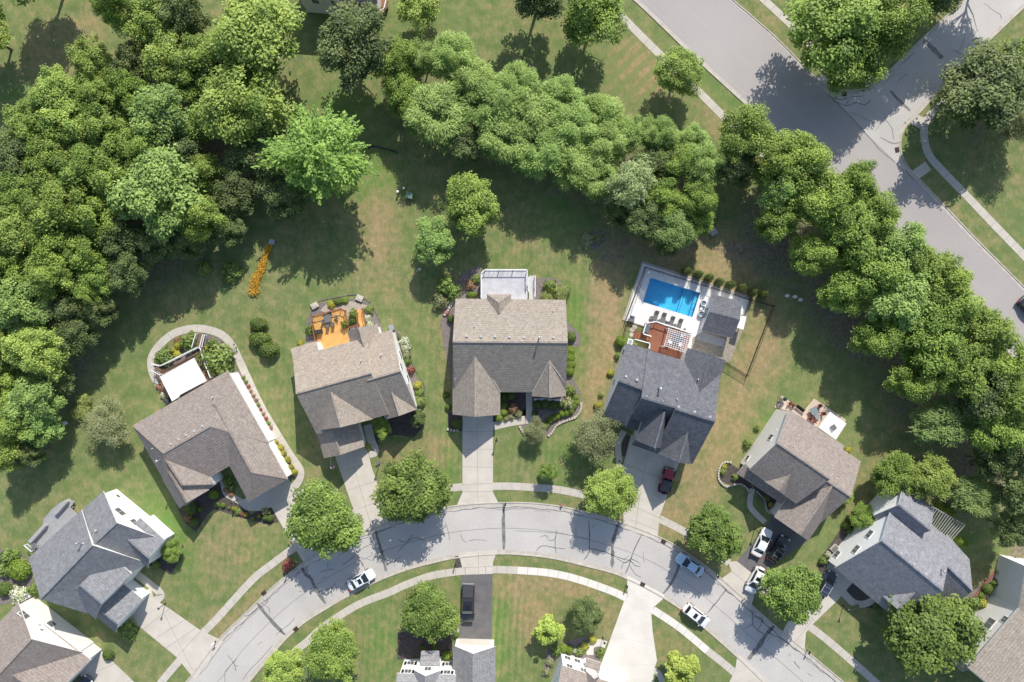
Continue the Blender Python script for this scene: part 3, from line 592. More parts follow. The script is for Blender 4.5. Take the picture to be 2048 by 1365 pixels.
    def door(s, wd, side, u, w=4.8, h=2.3, m=None, name='garage_door'):
        a, b = wd[side]; a = Vector((a.x, a.y, 0)); b = Vector((b.x, b.y, 0)); p = a.lerp(b, u); t = (b-a).normalized(); n = Vector((t.y, -t.x, 0))
        if (p-Vector((wd['c'].x, wd['c'].y, 0))).dot(n) < 0: n = -n
        q = Matrix(((t.x, n.x, 0, 0), (t.y, n.y, 0, 0), (0, 0, 1, 0), (0, 0, 0, 1))); e = MB()
        e.box(p+Vector((0, 0, h/2))+n*.02, (w, .06, h), M=q)
        if name == 'garage_door':
            for i in range(1, 4): e.box(p+Vector((0, 0, h*i/4))+n*.055, (w-.1, .02, .03), M=q)
        e.build(name, m or M_trim, s.e)
    def vent(s, px, py, z, kind='roof_vent'):
        c = P(px, py, z)
        b = MB()
        if kind == 'roof_vent': b.box(c+Vector((0, 0, .06)), (.26, .26, .16), .3); b.box(c+Vector((0, 0, .15)), (.33, .33, .04), .3); b.build('roof_vent', M_vent, s.e)
        elif kind == 'vent_pipe': b.tube([c-Vector((0, 0, .5)), c+Vector((0, 0, .35))], .07, 8); b.build('vent_pipe', M_trim, s.e)
        else:
            b.tube([c-Vector((0, 0, .5)), c+Vector((0, 0, 1.3))], .10, 8); b.lathe(c+Vector((0, 0, 1.3)), [(.12, 0), (.2, .03), (.2, .12), (.05, .2)], 10); b.build('flue_pipe', M_steel, s.e)
    def done(s):
        s.w.build('wall', s.wm, s.e); s.r.build('roof', [s.rm, M_trim], s.e)
        if s.k.v: s.k.build('ridge_cap', s.rm, s.e)
# --- 1 corner house bottom left
h = House('beige-walled house with a brown roof cut by the bottom left corner', 90, 1330, S_rosy, M_pinkish)
A_ = h.wing((-94, 1345), (36, 1205), (165, 1305), (35, 1445), 3.7, 7.9)
B_ = h.wing((-25, 1375), (67, 1445), (181.7, 1320), (90, 1250), 3.68, 7.0)
h.win(A_, 'BC', .16, 4.6, 1.5, 1.1); h.win(A_, 'BC', .46, 2.6, 1.1, 1.2, panes=1); h.door(B_, 'BC', .5); h.vent(27, 1283, 5.6); h.vent(80, 1190+60, 5.6)
h.done()
# --- 2 white walled grey roof
h = House('white two-storey house with slate grey roof and pale grey rear deck, lower left', 200, 1140, S_grey, M_white)
A_ = h.wing((57, 1116), (163, 1020), (284, 1123), (192, 1233), 4.0, 9.0)
B_ = h.wing((146, 1036), (206.6, 982.6), (325, 1079.3), (265, 1138), 3.6, 8.0)
h.wing((147, 1201), (190, 1238), (263.7, 1148), (221, 1111), 5.0, 8.0)
G_ = h.wing((185, 1228), (231.5, 1265.4), (285.7, 1199.4), (240, 1163), 3.0, 6.1)
h.wing((245, 1092), (295.5, 1137), (329.7, 1081), (280, 1036), 3.95, 6.0)
h.win(B_, 'BC', .36, 4.6, 1.5, 1.2); h.win(B_, 'BC', .60, 4.3, 1.2, 1.2); h.door(G_, 'BC', .5); h.win(B_, 'BC', .12, 1.5, .6, .6, panes=1)
for v in ((192, 1061, 7.2), (164, 1083, 8.0, 'flue_pipe'), (100, 1160, 7.0), (167, 1086, 8)): h.vent(*v)
c = MB(); a, b = P(168, 1035, 6.0), P(186, 1083, 9.0)
h.done()
# --- 3 ranch with ring path
h = House('long single-storey house with a rosy brown hipped roof inside the ring path', 430, 880, S_rosy, M_white)
A_ = h.wing((265, 851.5), (455.4, 741.6), (538, 887), (347.5, 996.6), 4.4, 7.7, e1=3.6, e2=5.1)
B_ = h.wing((391+10, 813+10), (497, 1004), (575.5, 958.5), (480, 787), 4.43, 6.65, e2=3.5)
D_ = h.wing((318, 935), (370, 1013), (430.5, 968.7), (380, 890), 4.38, 7.2, e2=2.5)
E_ = h.wing((325, 960), (358.7, 1017), (417, 981), (380, 915), 4.41, 6.8)
h.door(B_, 'BC', .5); h.win(A_, 'AB', .75, 1.6, 1.2, 1.2); h.win(B_, 'BC', .08, 1.6, .5, .8)
for v in ((342, 888, 7.4), (358, 879, 7.4), (373, 870, 7.4), (389, 862, 7.4), (405, 852, 7.4), (425, 795, 6.1, 'vent_pipe'), (306, 897, 5.9, 'vent_pipe'), (322, 920, 6.2, 'flue_pipe')): h.vent(*v)
h.done()
# --- 4 house with orange deck
h = House('house with a taupe roof and an orange stained rear deck, left of the centre', 710, 800, S_taupe, M_white)
A_ = h.wing((586, 715), (733, 675), (777, 829), (633.5, 869), 5.0, 8.8, rf=.445)
h.shed((632, 682), (581, 698), (585.5, 716), (637, 701), 4.1, 5.03)
B_ = h.wing((720, 678), (784, 659.7), (834, 819), (770, 838), 4.4, 8.3)
W_ = h.wing((694.5, 663.4), (719.5, 753), (779, 738), (754, 648.5), 3.7, 6.0)
h.wing((618, 785), (638, 861), (745.6, 839), (725, 763), 4.96, 8.1)
G_ = h.wing((633, 865), (648, 917), (729, 893.5), (716, 845), 3.0, 5.5)
h.wing((757, 789), (773, 839), (834, 819), (818, 768), 4.34, 6.5)
h.door(G_, 'BC', .5); h.win(B_, 'BC', .3, 2.2, 1.1, 1.1); h.win(B_, 'BC', .62, 2.2, 1.0, 1.1); h.win(A_, 'AB', .42, 1.5, 1.6, 1.8, 'patio_door'); h.win(B_, 'BC', .45, 4.8, .9, 1.1)
for v in ((722, 721, 7.6, 'vent_pipe'), (762, 710, 6.8, 'vent_pipe'), (650, 759, 8.0), (690, 747, 8.0)): h.vent(*v)
h.done()
# --- 5 centre house
h = House('large brown-roofed house with two front gables at the centre of the photo', 1020, 700, S_taupe2, M_cream)
A_ = h.wing((911, 597.5), (1131.5, 600), (1131, 785), (909, 785), 3.2, 7.5, rf=.46)
G_ = h.wing((905, 715), (905, 829.5), (1000.5, 830), (1000.5, 715), 3.22, 6.3)
B_ = h.wing((1064, 712), (1064, 793), (1131.8, 793), (1131.8, 712), 3.24, 5.9)
h.wing((974, 589), (974, 628), (1022, 628), (1022, 589), 3.26, 4.9, e1=1.4)
h.door(G_, 'BC', .5); h.win(B_, 'BC', .5, 1.6, 1.8, 1.4); h.win(A_, 'AB', .75, 1.6, 1.4, 1.2); h.win(A_, 'AB', .12, 1.6, 1.4, 1.2)
for v in ((934, 672, 7.2), (962, 673, 7.2), (990, 673, 7.2), (1019, 674, 7.2), (1048, 675, 7.2), (1107, 675, 7.2), (1078, 676, 7.3, 'flue_pipe'), (1107, 622, 4.6, 'vent_pipe'), (949, 653, 6.2, 'vent_pipe')): h.vent(*v)
fm = MB()
for a_, q_ in (((952, 701, 6.38), (908, 760, 4.3)), ((952, 701, 6.38), (1001, 785, 3.35)), ((1099, 723, 5.98), (1064.5, 785, 3.35)), ((1099, 723, 5.98), (1131, 767, 3.95))): fm = MB(); fm.bar(P(*a_), P(*q_), .16, .06); fm.build('valley_flashing', M_stone, h.e)
h.done()
# --- 6 charcoal house
h = House('white house with a charcoal roof beside the swimming pool', 1330, 800, S_dark, M_white)
A_ = h.wing((1296, 700), (1366, 721), (1325, 856), (1259.5, 837), 5.0, 9.6, rf=.66)
h.wing((1364, 720.4), (1441, 745), (1385, 928), (1309, 904), 5.02, 9.58)
L_ = h.wing((1252, 686.5), (1302, 700), (1253, 853), (1207, 830), 4.5, 8.4)
h.wing((1375, 696), (1350.6, 777.5), (1427, 803), (1451, 721), 4.96, 7.4)
M5 = h.wing((1292, 812), (1272.7, 881.5), (1324, 896), (1344, 826), 5.1, 9.0)
G_ = h.wing((1334, 848), (1316, 908), (1381, 929), (1398, 870), 4.94, 7.8)
h.shed((1250, 856), (1275, 862), (1281, 841), (1256, 835), 2.9, 3.6, wall=False)
h.shed((1263, 890), (1318, 909), (1320, 895), (1270, 880), 2.8, 3.5, wall=False)
h.door(G_, 'BC', .5); h.win(L_, 'DA', .45, 3.0, .8, 1.2); h.win(L_, 'DA', .9, 3.0, .8, 1.2); h.win(A_, 'AB', .5, 1.6, 1.8, 2.0, 'patio_door'); h.win(M5, 'DA', .5, 4.2, .9, 1.2)
for v in ((1252, 753, 8), (1274, 760, 8), (1293, 794, 9.2), (1325.6, 804, 9.2), (1357, 814, 9.2), (1389, 824, 9.2), (1420, 834, 9.2), (1318, 777, 8.6, 'flue_pipe'), (1353.5, 798, 9, 'vent_pipe'), (1396, 759, 7, 'vent_pipe')): h.vent(*v)
h.done()
# --- 7 house with two cars
h = House('beige gabled house with a rosy brown roof above the dark asphalt driveway', 1600, 950, S_rosy, M_pinkish)
A_ = h.wing((1578, 819), (1689, 892), (1592.7, 1008.6), (1497.8, 940), 5.3, 8.6)
B_ = h.wing((1655, 880), (1722, 923), (1641.5, 1046), (1575, 1000), 3.3, 6.5)
h.wing((1562, 914), (1529.4, 963.8), (1570, 991.5), (1603, 941), 5.26, 7.0)
G_ = h.wing((1612, 940), (1549, 1035), (1616.5, 1082.5), (1680, 987), 3.34, 6.4)
h.shed((1474, 948), (1563.7, 1008.6), (1578, 990), (1490, 928), 2.9, 3.6, wall=False)
h.door(G_, 'BC', .5); h.win(A_, 'DA', .55, 4.6, .9, 1.2); h.win(A_, 'DA', .12, 1.4, .8, 1.0); h.win(A_, 'AB', .3, 1.6, 1.7, 2.0, 'patio_door')
for v in ((1587, 893, 8, 'vent_pipe'), (1553, 859, 6.0), (1672, 956, 5.5, 'vent_pipe')): h.vent(*v)
cm = MB(); cm.box(P(1654, 946, 6.6), (.7, .7, 2.0), -.6); cm.build('chimney', M_trim, h.e)
h.done()
# --- 8 blue-grey house lower right
h = House('white-walled house with a blue-grey roof and slatted pergola, lower right', 1800, 1100, S_blue, M_white)
A_ = h.wing((1790, 990), (1905, 1083), (1788, 1235), (1669.8, 1136), 3.7, 8.6)
B_ = h.wing((1868, 1020), (1806, 969.6), (1746, 1032), (1808, 1082), 4.0, 7.0)
h.wing((1895, 1070), (1939, 1119), (1908, 1220), (1850, 1170), 3.66, 6.2)
h.wing((1811, 1127), (1755, 1184), (1793, 1225), (1849, 1168), 3.8, 6.8)
h.win(A_, 'DA', .50, 4.6, 1.3, 1.1); h.win(A_, 'DA', .28, 4.4, 1.3, 1.1); h.win(A_, 'DA', .12, 1.2, 1.1, 1.1)
for v in ((1838, 1115, 7.0, 'vent_pipe'), (1829, 1107, 7.0, 'vent_pipe'), (1878, 1138, 6.6, 'flue_pipe'), (1802, 1107, 8.3), (1828, 1128, 8.3), (1852, 1148, 8.3)): h.vent(*v)
h.done()
# --- 9 bottom right big
h = House('tall beige-sided house with a warm taupe roof at the bottom right corner', 2060, 1300, S_taupe2, M_pinkish)
A_ = h.wing((1936, 1336), (2040, 1213), (2180, 1330), (2076, 1456), 6.3, 10.0)
h.wing((2035, 1225), (2052, 1130), (2170, 1150), (2150, 1245), 6.25, 9.5)
h.shed((1903, 1322), (1925, 1345), (1950, 1335), (1925, 1302), 2.8, 3.6, wall=False)
h.win(A_, 'AB', .63, 3.6, 1.7, 1.4); h.win(A_, 'AB', .78, 5.3, 1.0, .9); h.win(A_, 'AB', .14, 4.4, 1.7, 1.4)
h.done()
# --- 10 bottom centre
h = House('white house with black shutters and a light grey garage roof at the bottom edge', 900, 1330, S_lgrey, M_white)
G_ = h.wing((905.4, 1291), (905.4, 1430), (991.4, 1430), (991.4, 1293.5), 3.2, 5.9)
A_ = h.wing((793.7, 1347), (912, 1350), (912, 1473), (793.7, 1470), 5.5, 8.6)
Q_ = h.wing((828, 1341), (828, 1420), (880, 1422), (880, 1342), 5.52, 7.3)
h.shed((842, 1303), (878, 1303), (880, 1335), (840, 1335), 2.9, 3.5, wall=False)
h.door(G_, 'DA', .5, 4.9, 2.3, M_cream)
for u, z in ((.14, 4.2), (.86, 4.2), (.14, 1.5), (.86, 1.5)): h.win(A_, 'AB', u, z, 1.0, 1.1, shutters=M_black)
h.win(Q_, 'DA', .5, 4.4, 1.0, 1.2); h.door(Q_, 'DA', .5, 1.0, 2.1, M_black, 'front_door')
h.done()
# --- 11 bottom centre-right
h = House('white house with a brown roof beside the very wide pale driveway', 1150, 1350, S_rosy, M_white)
A_ = h.wing((1124, 1331), (1200, 1356), (1160, 1478), (1084, 1453), 5.5, 8.8)
h.wing((1196, 1357), (1262, 1378), (1240, 1445), (1175, 1424), 3.0, 5.6)
h.wing((1172, 1342), (1156, 1390), (1184, 1400), (1200, 1352), 5.3, 7.0)
h.shed((1172, 1316), (1202, 1326), (1198, 1348), (1171, 1338), 2.9, 3.4, wall=False)
for u, z in ((.2, 4.3), (.62, 4.1), (.18, 1.6), (.48, 1.5)): h.win(A_, 'AB', u, z, .9, 1.1)
h.done()
# --- 12 top house
h = House('beige house with a rosy brown roof at the top edge behind trees', 670, -30, S_rosy, M_pinkish)
A_ = h.wing((590, -110), (755, -100), (755, 7), (590, -5), 5.5, 8.6)
for u, z in ((.25, 4.0), (.55, 4.0), (.8, 4.0), (.35, 1.4)): h.win(A_, 'CD', u, z, 1.0, 1.2)
h.done()
# --- pool house
h = House('small dark-roofed pool house at the right end of the swimming pool', 1440, 640, S_dark, M_white, 'pool house')
A_ = h.wing((1402.7, 661.5), (1465, 676.8), (1483.5, 604), (1423.6, 587.5), 2.7, 4.1, e1=.0, cap=False)
h.door(A_, 'DA', .5, 1.6, 2.0, M_steel, 'sliding_door')
h.done()
# ================================================================ VEGETATION
def leaf_mesh(name, cen, nor, ln, wd, axis, tone, m, core=None):
    """rhombus leaves: cen/nor/axis (N,3)"""
    N = len(cen); nor = nor/np.linalg.norm(nor, axis=1)[:, None]
    ax = axis-(axis*nor).sum(1)[:, None]*nor; ax /= np.maximum(1e-6, np.linalg.norm(ax, axis=1))[:, None]
    bt = np.cross(nor, ax); L = ln[:, None]; W = wd[:, None]
    v = np.stack([cen-ax*L, cen-bt*W+ax*L*.1, cen+ax*L, cen+bt*W+ax*L*.1], 1).reshape(-1, 3)
    nc = 0; cv = cf = None
    if core is not None: cv, cf = core; nc = len(cv)
    me = bpy.data.meshes.new(name); me.vertices.add(N*4+nc)
    allv = np.concatenate([v, np.array(cv)]) if nc else v
    me.vertices.foreach_set('co', allv.astype(np.float32).ravel())
    idx = np.arange(N*4)
    ls = np.arange(N)*4
    if nc:
        ci = np.concatenate([np.array(f)+N*4 for f in cf]); st = np.cumsum([0]+[len(f) for f in cf[:-1]])+N*4
        idx = np.concatenate([idx, ci]); ls = np.concatenate([ls, st])
    me.loops.add(len(idx)); me.loops.foreach_set('vertex_index', idx.astype(np.int32))
    me.polygons.add(len(ls)); me.polygons.foreach_set('loop_start', ls.astype(np.int32))
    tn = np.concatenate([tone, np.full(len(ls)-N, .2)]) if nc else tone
    at = me.attributes.new('tone', 'FLOAT', 'FACE'); at.data.foreach_set('value', tn.astype(np.float32))
    me.update(calc_edges=True); me.validate()
    me.materials.append(m); return me
def rdir(rg, n):
    d = rg.normal(size=(n, 3)); return d/np.linalg.norm(d, axis=1)[:, None]
def crown(seed, m, style='broad', RR=5.0, zc=5.9, hz=4.0, nl=90, per=150, ll=.165, lw=.10):
    """crown of leaf clumps spread through an uneven ellipsoid"""
    rg = np.random.default_rng(seed)
    d = rdir(rg, nl*3); d = d[d[:, 2] > -.72][:nl]; nl = len(d)
    # uneven outline: low-order bumps by azimuth
    az = np.arctan2(d[:, 1], d[:, 0]); ph = rg.uniform(0, 6.28, 4)
    out = 1+.10*np.sin(2*az+ph[0])+.09*np.sin(3*az+ph[1])+.07*np.sin(5*az+ph[2])
    rad = rg.uniform(.62, .93, nl)*out; inner = rg.random(nl) < .22; rad[inner] *= rg.uniform(.3, .7, inner.sum())
    lr = RR*rg.uniform(.15, .27, nl)
    if style == 'spray': lr = RR*rg.uniform(.12, .19, nl); lr[::3] *= 1.45; rad[::3] *= .88
    if style == 'fine': lr = RR*rg.uniform(.16, .30, nl)
    lc = d*np.array([RR, RR, hz])*rad[:, None]*.86; lc[:, 2] += zc
    cen, nor, ax, tone, L, W = [], [], [], [], [], []
    for i in range(nl):
        k = int(per*(lr[i]/(RR*.21))**2*rg.uniform(.75, 1.2)); q = rdir(rg, k)
        q[:, 2] = np.abs(q[:, 2])*.9+q[:, 2]*.1
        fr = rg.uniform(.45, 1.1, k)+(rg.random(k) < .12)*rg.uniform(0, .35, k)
        stretch = np.array([1, 1, .72])
        if style == 'spray' and i % 3:      # long pointed sprays radiating from the trunk
            u = np.array([d[i, 0], d[i, 1], .25]); u /= np.linalg.norm(u)
            t = rg.uniform(-1.6, 1.9, k)*lr[i]; side = rg.normal(size=(k, 3))*lr[i]*.20*(1.35-np.abs(t/lr[i])[:, None]*.55)
            c = lc[i]+u*t[:, None]+side; n_ = rdir(rg, k)*.55+np.array([.1, .4, 1.]); a = u+rdir(rg, k)*.5
        else:
            c = lc[i]+q*lr[i]*fr[:, None]*stretch
            n_ = q*.55+rdir(rg, k)*.5+np.array([.10, .32, .75]); a = rdir(rg, k)
            if style == 'spray': k_ = 1
            if style == 'willow':
                hx = np.stack([q[:, 0]+d[i, 0]*.8, q[:, 1]+d[i, 1]*.8, -.25*np.ones(k)], 1); a = hx+rdir(rg, k)*.35
                n_ = rdir(rg, k)*.5+np.array([.1, .35, .9])+q*.3
        cen.append(c); nor.append(n_); ax.append(a)
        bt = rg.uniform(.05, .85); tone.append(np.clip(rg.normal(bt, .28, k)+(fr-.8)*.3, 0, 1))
        L.append(rg.uniform(.7, 1.3, k)*ll); W.append(rg.uniform(.7, 1.3, k)*lw)
    cen, nor, ax = map(np.concatenate, (cen, nor, ax)); tone, L, W = map(np.concatenate, (tone, L, W))
    return leaf_mesh('crown', cen, nor, L, W, ax, tone, m)
def trunk_mesh(seed, h=6.3, r=.24, RR=5.0):
    rg = random.Random(seed); b = MB()
    top = Vector((rg.uniform(-.3, .3), rg.uniform(-.3, .3), h)); b.tube([(0, 0, -.1), (0, 0, .2), (top.x*.3, top.y*.3, h*.35), (top.x*.7, top.y*.7, h*.7), tuple(top)], [r*1.5, r, r*.8, r*.55, r*.2], 8)
    for i in range(9):
        a = i*2.4+rg.uniform(-.3, .3); z = h*rg.uniform(.3, .75); rr = RR*rg.uniform(.5, .78)
        s = Vector((top.x*z/h, top.y*z/h, z)); e = Vector((math.cos(a)*rr, math.sin(a)*rr, z+rg.uniform(1.2, 2.6))); mdl = s.lerp(e, .5)+Vector((0, 0, -.2))
        b.tube([s, mdl, e], [r*.42, r*.26, r*.07], 5)
    me = bpy.data.meshes.new('trunk'); me.from_pydata(b.v, [], b.f); me.materials.append(M_bark); return me
K = {}
def kind(k, lo, hi, style, n=3, tr=.3, **kw):
    m = leafmat('leaves_'+k, lo, hi, tr); ms = []
    for i in range(n): ms.append((crown(sum(map(ord, k))*13+i*7, m, style, **kw), trunk_mesh(i+sum(map(ord, k)))))
    K[k] = ms
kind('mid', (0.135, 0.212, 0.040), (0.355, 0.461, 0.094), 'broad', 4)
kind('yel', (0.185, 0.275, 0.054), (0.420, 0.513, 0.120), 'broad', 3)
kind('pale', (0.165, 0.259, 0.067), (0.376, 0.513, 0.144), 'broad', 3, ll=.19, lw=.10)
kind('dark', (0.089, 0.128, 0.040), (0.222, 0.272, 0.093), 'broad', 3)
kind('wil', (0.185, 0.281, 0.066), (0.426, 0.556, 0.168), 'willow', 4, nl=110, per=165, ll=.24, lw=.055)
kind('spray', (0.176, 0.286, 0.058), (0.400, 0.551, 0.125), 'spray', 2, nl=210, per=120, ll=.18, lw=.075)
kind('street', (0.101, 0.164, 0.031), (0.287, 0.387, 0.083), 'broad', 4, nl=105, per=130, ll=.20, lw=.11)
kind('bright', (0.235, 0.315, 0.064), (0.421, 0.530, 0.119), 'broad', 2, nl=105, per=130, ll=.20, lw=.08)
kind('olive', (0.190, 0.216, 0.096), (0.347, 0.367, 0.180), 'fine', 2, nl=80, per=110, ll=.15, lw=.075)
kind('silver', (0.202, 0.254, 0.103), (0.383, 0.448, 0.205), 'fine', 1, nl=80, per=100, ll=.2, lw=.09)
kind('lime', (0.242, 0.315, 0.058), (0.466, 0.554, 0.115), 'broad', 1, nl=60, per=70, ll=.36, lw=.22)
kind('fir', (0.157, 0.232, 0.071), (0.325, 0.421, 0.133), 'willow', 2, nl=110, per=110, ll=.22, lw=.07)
tcount = {}
CAT = {'wil': 'tree', 'fir': 'tree'}
NAMES = {'mid': 'broadleaf_tree', 'yel': 'yellow_green_tree', 'pale': 'pale_green_tree', 'dark': 'dark_green_tree', 'wil': 'willow_tree', 'spray': 'feathery_tree', 'street': 'street_tree', 'bright': 'street_tree',
         'olive': 'ornamental_tree', 'silver': 'silvery_tree', 'lime': 'lime_green_tree', 'fir': 'spreading_evergreen'}
def tree(k, px, py, r, h, label, group=None, ry=None):
    """crown centre seen at photo pixel (px,py), crown radius r photo pixels, height h metres"""
    i = tcount.get(k, 0); tcount[k] = i+1; cm, tm = K[k][i % len(K[k])]
    sz = h/9.8; zc = 6.4*sz; p = P(px, py, zc); s = r/F*(H-zc)/4.75; sy = s*((ry/r) if ry else 1)
    rz = rnd.uniform(-.7, .7) if not ry else 0.0
    e = thing(NAMES[k], label, 'tree', (p.x, p.y, 0), group, 0)
    t = bpy.data.objects.new('trunk', tm); c = bpy.data.objects.new('crown', cm)
    for o in (t, c): C.objects.link(o); o.parent = e
    e.rotation_euler = (0, 0, rz); q_ = 1 if ry else rnd.uniform(.94, 1.07); e.scale = (s*q_, sy/q_, sz)
    return e
# --- single trees with labels of their own
for a in [
 ('street', 650, 1040, 76, 9.8, 'big rounded street tree over the kerb left of the silver sedan with a sunroof'),
 ('street', 825, 981, 77, 9.8, 'large street tree with a few yellow leaves between two concrete driveways'),
 ('bright', 1221, 986, 54, 8.5, 'bright yellow-green street tree at the left edge of the red off-roader driveway'),
 ('street', 1430, 1067, 58, 8.6, 'street tree standing right above the pale blue sedan'),
 ('street', 1583, 1186, 62, 9.2, 'street tree partly covering the white hatchback at the driveway apron'),
 ('street', 862, 1226, 58, 7.5, 'round dense tree immediately left of the black pickup'),
 ('lime', 1097, 1262, 31, 5.0, 'small lime-green tree on the lawn above the pair of clipped round shrubs'),
 ('dark', 1174, 1230, 36, 5.2, 'small very dark green tree left of the wide pale driveway'),
 ('lime', 1362, 1340, 38, 6.0, 'lime-green tree cut by the bottom edge right of the wide pale driveway'),
 ('olive', 1194, 872, 54, 6.5, 'olive-toned fine-leaved tree in front of the charcoal-roofed house'),
 ('olive', 1071, 863, 27, 3.8, 'small bronze-olive tree at the stone-edged bed of the centre house'),
 ('street', 1097, 945, 19, 4.0, 'smallest round tree, alone on the centre front lawn above the sidewalk'),
 ('olive', 211, 846, 50, 5.5, 'olive fine-leaved tree standing left of the rosy brown hipped roof'),
 ('yel', 566, 1345, 45, 8.0, 'yellow-green tree at the bottom edge left of the rounder darker tree'),
 ('mid', 664, 1308, 60, 8.8, 'mid green tree at the bottom edge beside the inner sidewalk'),
 ('mid', 940, 408, 60, 9, 'rounded bright tree alone on the back lawn above the centre house'),
 ('pale', 868, 480, 46, 7, 'loose pale small tree left below the rounded back lawn tree'),
 ('spray', 635, 308, 100, 14, 'tall feathery light green tree with pointed sprays at the right tip of the woods'),
 ('yel', 480, 205, 92, 14, 'large yellow-green crown left above the feathery light green tree'),
 ('yel', 508, 68, 102, 15, 'very large yellow-green tree below the beige house at the top edge'),
 ('dark', 706, 84, 86, 13, 'tall grey-green tree below the rosy roof at the top edge'),
 ('yel', 838, 10, 50, 8, 'yellowish tree at the top edge right of the wooden balcony'),
 ('mid', 790, 118, 48, 10, 'mid green tree at the left end of the willow belt'),
 ('mid', 1188, 22, 74, 12.5, 'large tree cut by the top edge above the striped lawn'),
 ('dark', 1075, -22, 66, 12.5, 'tree at the top edge left of the largest top edge tree, mostly out of frame'),
 ('yel', 1360, 141, 52, 8.2, 'olive green tree beside the main road sidewalk on the striped lawn'),
 ('silver', 1262, 372, 56, 10.5, 'silvery grey-green tree at the right end of the willow belt'),
 ('mid', 1672, 52, 98, 13.5, 'darker large tree at the street corner, left of its pair'),
 ('mid', 1715, 100, 80, 11.5, 'dark green tree filling the tip of the street corner'),
 ('mid', 1795, 40, 72, 14, 'large tree along the side street right of the corner trees'),
 ('dark', 1880, -28, 62, 14, 'tree over the side street at the top edge'),
 ('mid', 1962, -112, 66, 16, 'left of two trees beyond the top edge shading the side street'),
 ('dark', 2050, -125, 66, 17, 'right of two trees beyond the top edge shading the side street'),
 ('dark', 1972, 175, 98, 12, 'wide tree with fine foliage beside the curved sidewalk at the right'),
 ('mid', 2050, 130, 60, 10.5, 'tree at the right edge above the beginning of the long sidewalk'),
 ('olive', 2050, 250, 45, 8.5, 'loose olive tree at the right edge below the wide fine tree'),
 ('fir', 1888, 848, 74, 7.5, 'low spreading blue-green evergreen right of the white canopy patio', None, 46),
 ('fir', 1952, 990, 62, 6.0, 'oval pale evergreen right of the slatted pergola', None, 42),
 ('yel', 1862, 958, 50, 7.5, 'yellow-green tree behind the blue-grey roof, right of its neighbour'),
 ('mid', 1790, 950, 46, 7.0, 'green tree behind the blue-grey roof at its upper left'),
 ('street', 1864, 1262, 96, 9.5, 'largest rounded green tree in front of the blue-grey roofed house'),
 ('mid', 55, -70, 70, 13, 'tree mostly beyond the top left corner whose shadow lies on the lawn'),
 ('mid', -46, 60, 60, 11, 'tree beyond the upper left edge of the photo'),
 ('mid', 1727, 1034, 28, 3.6, 'small bushy tree against the white wall of the blue-grey roofed house'),
 ('mid', 763, 857, 21, 3.4, 'small round tree at the front walk of the taupe-roofed house'),
 ('dark', 838, 838, 17, 3.0, 'small dark tree at the right front corner of the taupe-roofed house'),
 ('mid', 1690, 1000-8, 20, 3.0, 'shaded bush tree at the left end of the mulch strip by the white wall'),
 ('mid', 343, 1102, 23, 3.0, 'bushy yellowish-green small tree at the right corner of the slate grey roof'),
]: tree(*a)
ORD = ['first', 'second', 'third', 'fourth', 'fifth', 'sixth', 'seventh', 'eighth', 'ninth', 'tenth', 'eleventh', 'twelfth', 'thirteenth', 'fourteenth', 'fifteenth', 'sixteenth', 'seventeenth', 'eighteenth', 'nineteenth', 'twentieth', 'twenty-first', 'twenty-second', 'twenty-third']
ORD += ['twenty-'+w_ for w_ in ORD[3:9]]+['thirtieth']+['thirty-'+w_ for w_ in ORD[:9]]
ADJ = {'mid': 'mid green', 'yel': 'yellow-green', 'pale': 'pale green', 'dark': 'dark green', 'wil': 'soft light green', 'fir': 'evergreen', 'street': 'green', 'olive': 'olive'}
# --- left woods, by rows from the top
ROWS = [[('mid', 226, 14, 43, 14), ('mid', 300, 42, 62, 11), ('dark', 365, 25, 54, 11), ('mid', 420, 112, 58, 12)],
        [('yel', 182, 124, 49, 10), ('dark', 262, 128, 43, 9), ('yel', 345, 118, 63, 11), ('mid', 392, 168, 47, 10), ('dark', 440, 150, 45, 10)],
        [('yel', 112, 192, 56, 11), ('mid', 186, 190, 52, 10), ('mid', 258, 182, 45, 10), ('pale', 322, 232, 69, 12), ('mid', 395, 250, 45, 9)],
        [('yel', 60, 250, 52, 11), ('yel', 140, 245, 58, 11), ('mid', 215, 262, 54, 11), ('mid', 285, 300, 56, 11), ('dark', 360, 310, 49, 9), ('dark', 520, 300, 69, 9)],
        [('dark', 22, 320, 63, 11), ('mid', 95, 325, 58, 11), ('mid', 170, 335, 60, 12), ('mid', 235, 365, 56, 12), ('pale', 318, 385, 94, 14), ('mid', 405, 345, 47, 9), ('dark', 468, 385, 52, 8), ('dark', 568, 392, 54, 8)],
        [('mid', 38, 395, 54, 11), ('mid', 118, 415, 69, 13), ('mid', 200, 430, 58, 12), ('mid', 395, 432, 54, 11), ('dark', 455, 455, 40, 7)],
        [('yel', 30, 470, 56, 12), ('mid', 105, 495, 58, 12), ('mid', 178, 505, 49, 11), ('dark', 245, 480, 47, 10), ('dark', 312, 478, 52, 9), ('dark', 380, 480, 40, 8)],
        [('mid', 12, 545, 54, 12), ('mid', 100, 550, 54, 12), ('mid', 190, 555, 43, 10), ('dark', 255, 545, 45, 9)],
        [('pale', 48, 610, 63, 12), ('dark', 125, 620, 47, 9), ('dark', 195, 615, 40, 8), ('yel', 182, 590, 25, 10)],
        [('mid', 8, 690, 49, 11), ('yel', 72, 698, 60, 12), ('dark', 150, 672, 45, 8)],
        [('mid', 14, 770, 47, 10), ('pale', 68, 800, 56, 10), ('dark', 110, 760, 38, 7)],
        [('mid', 20, 845, 49, 10), ('pale', 78, 855, 45, 8), ('yel', 16, 905, 40, 9), ('dark', 60, 905, 31, 7)]]
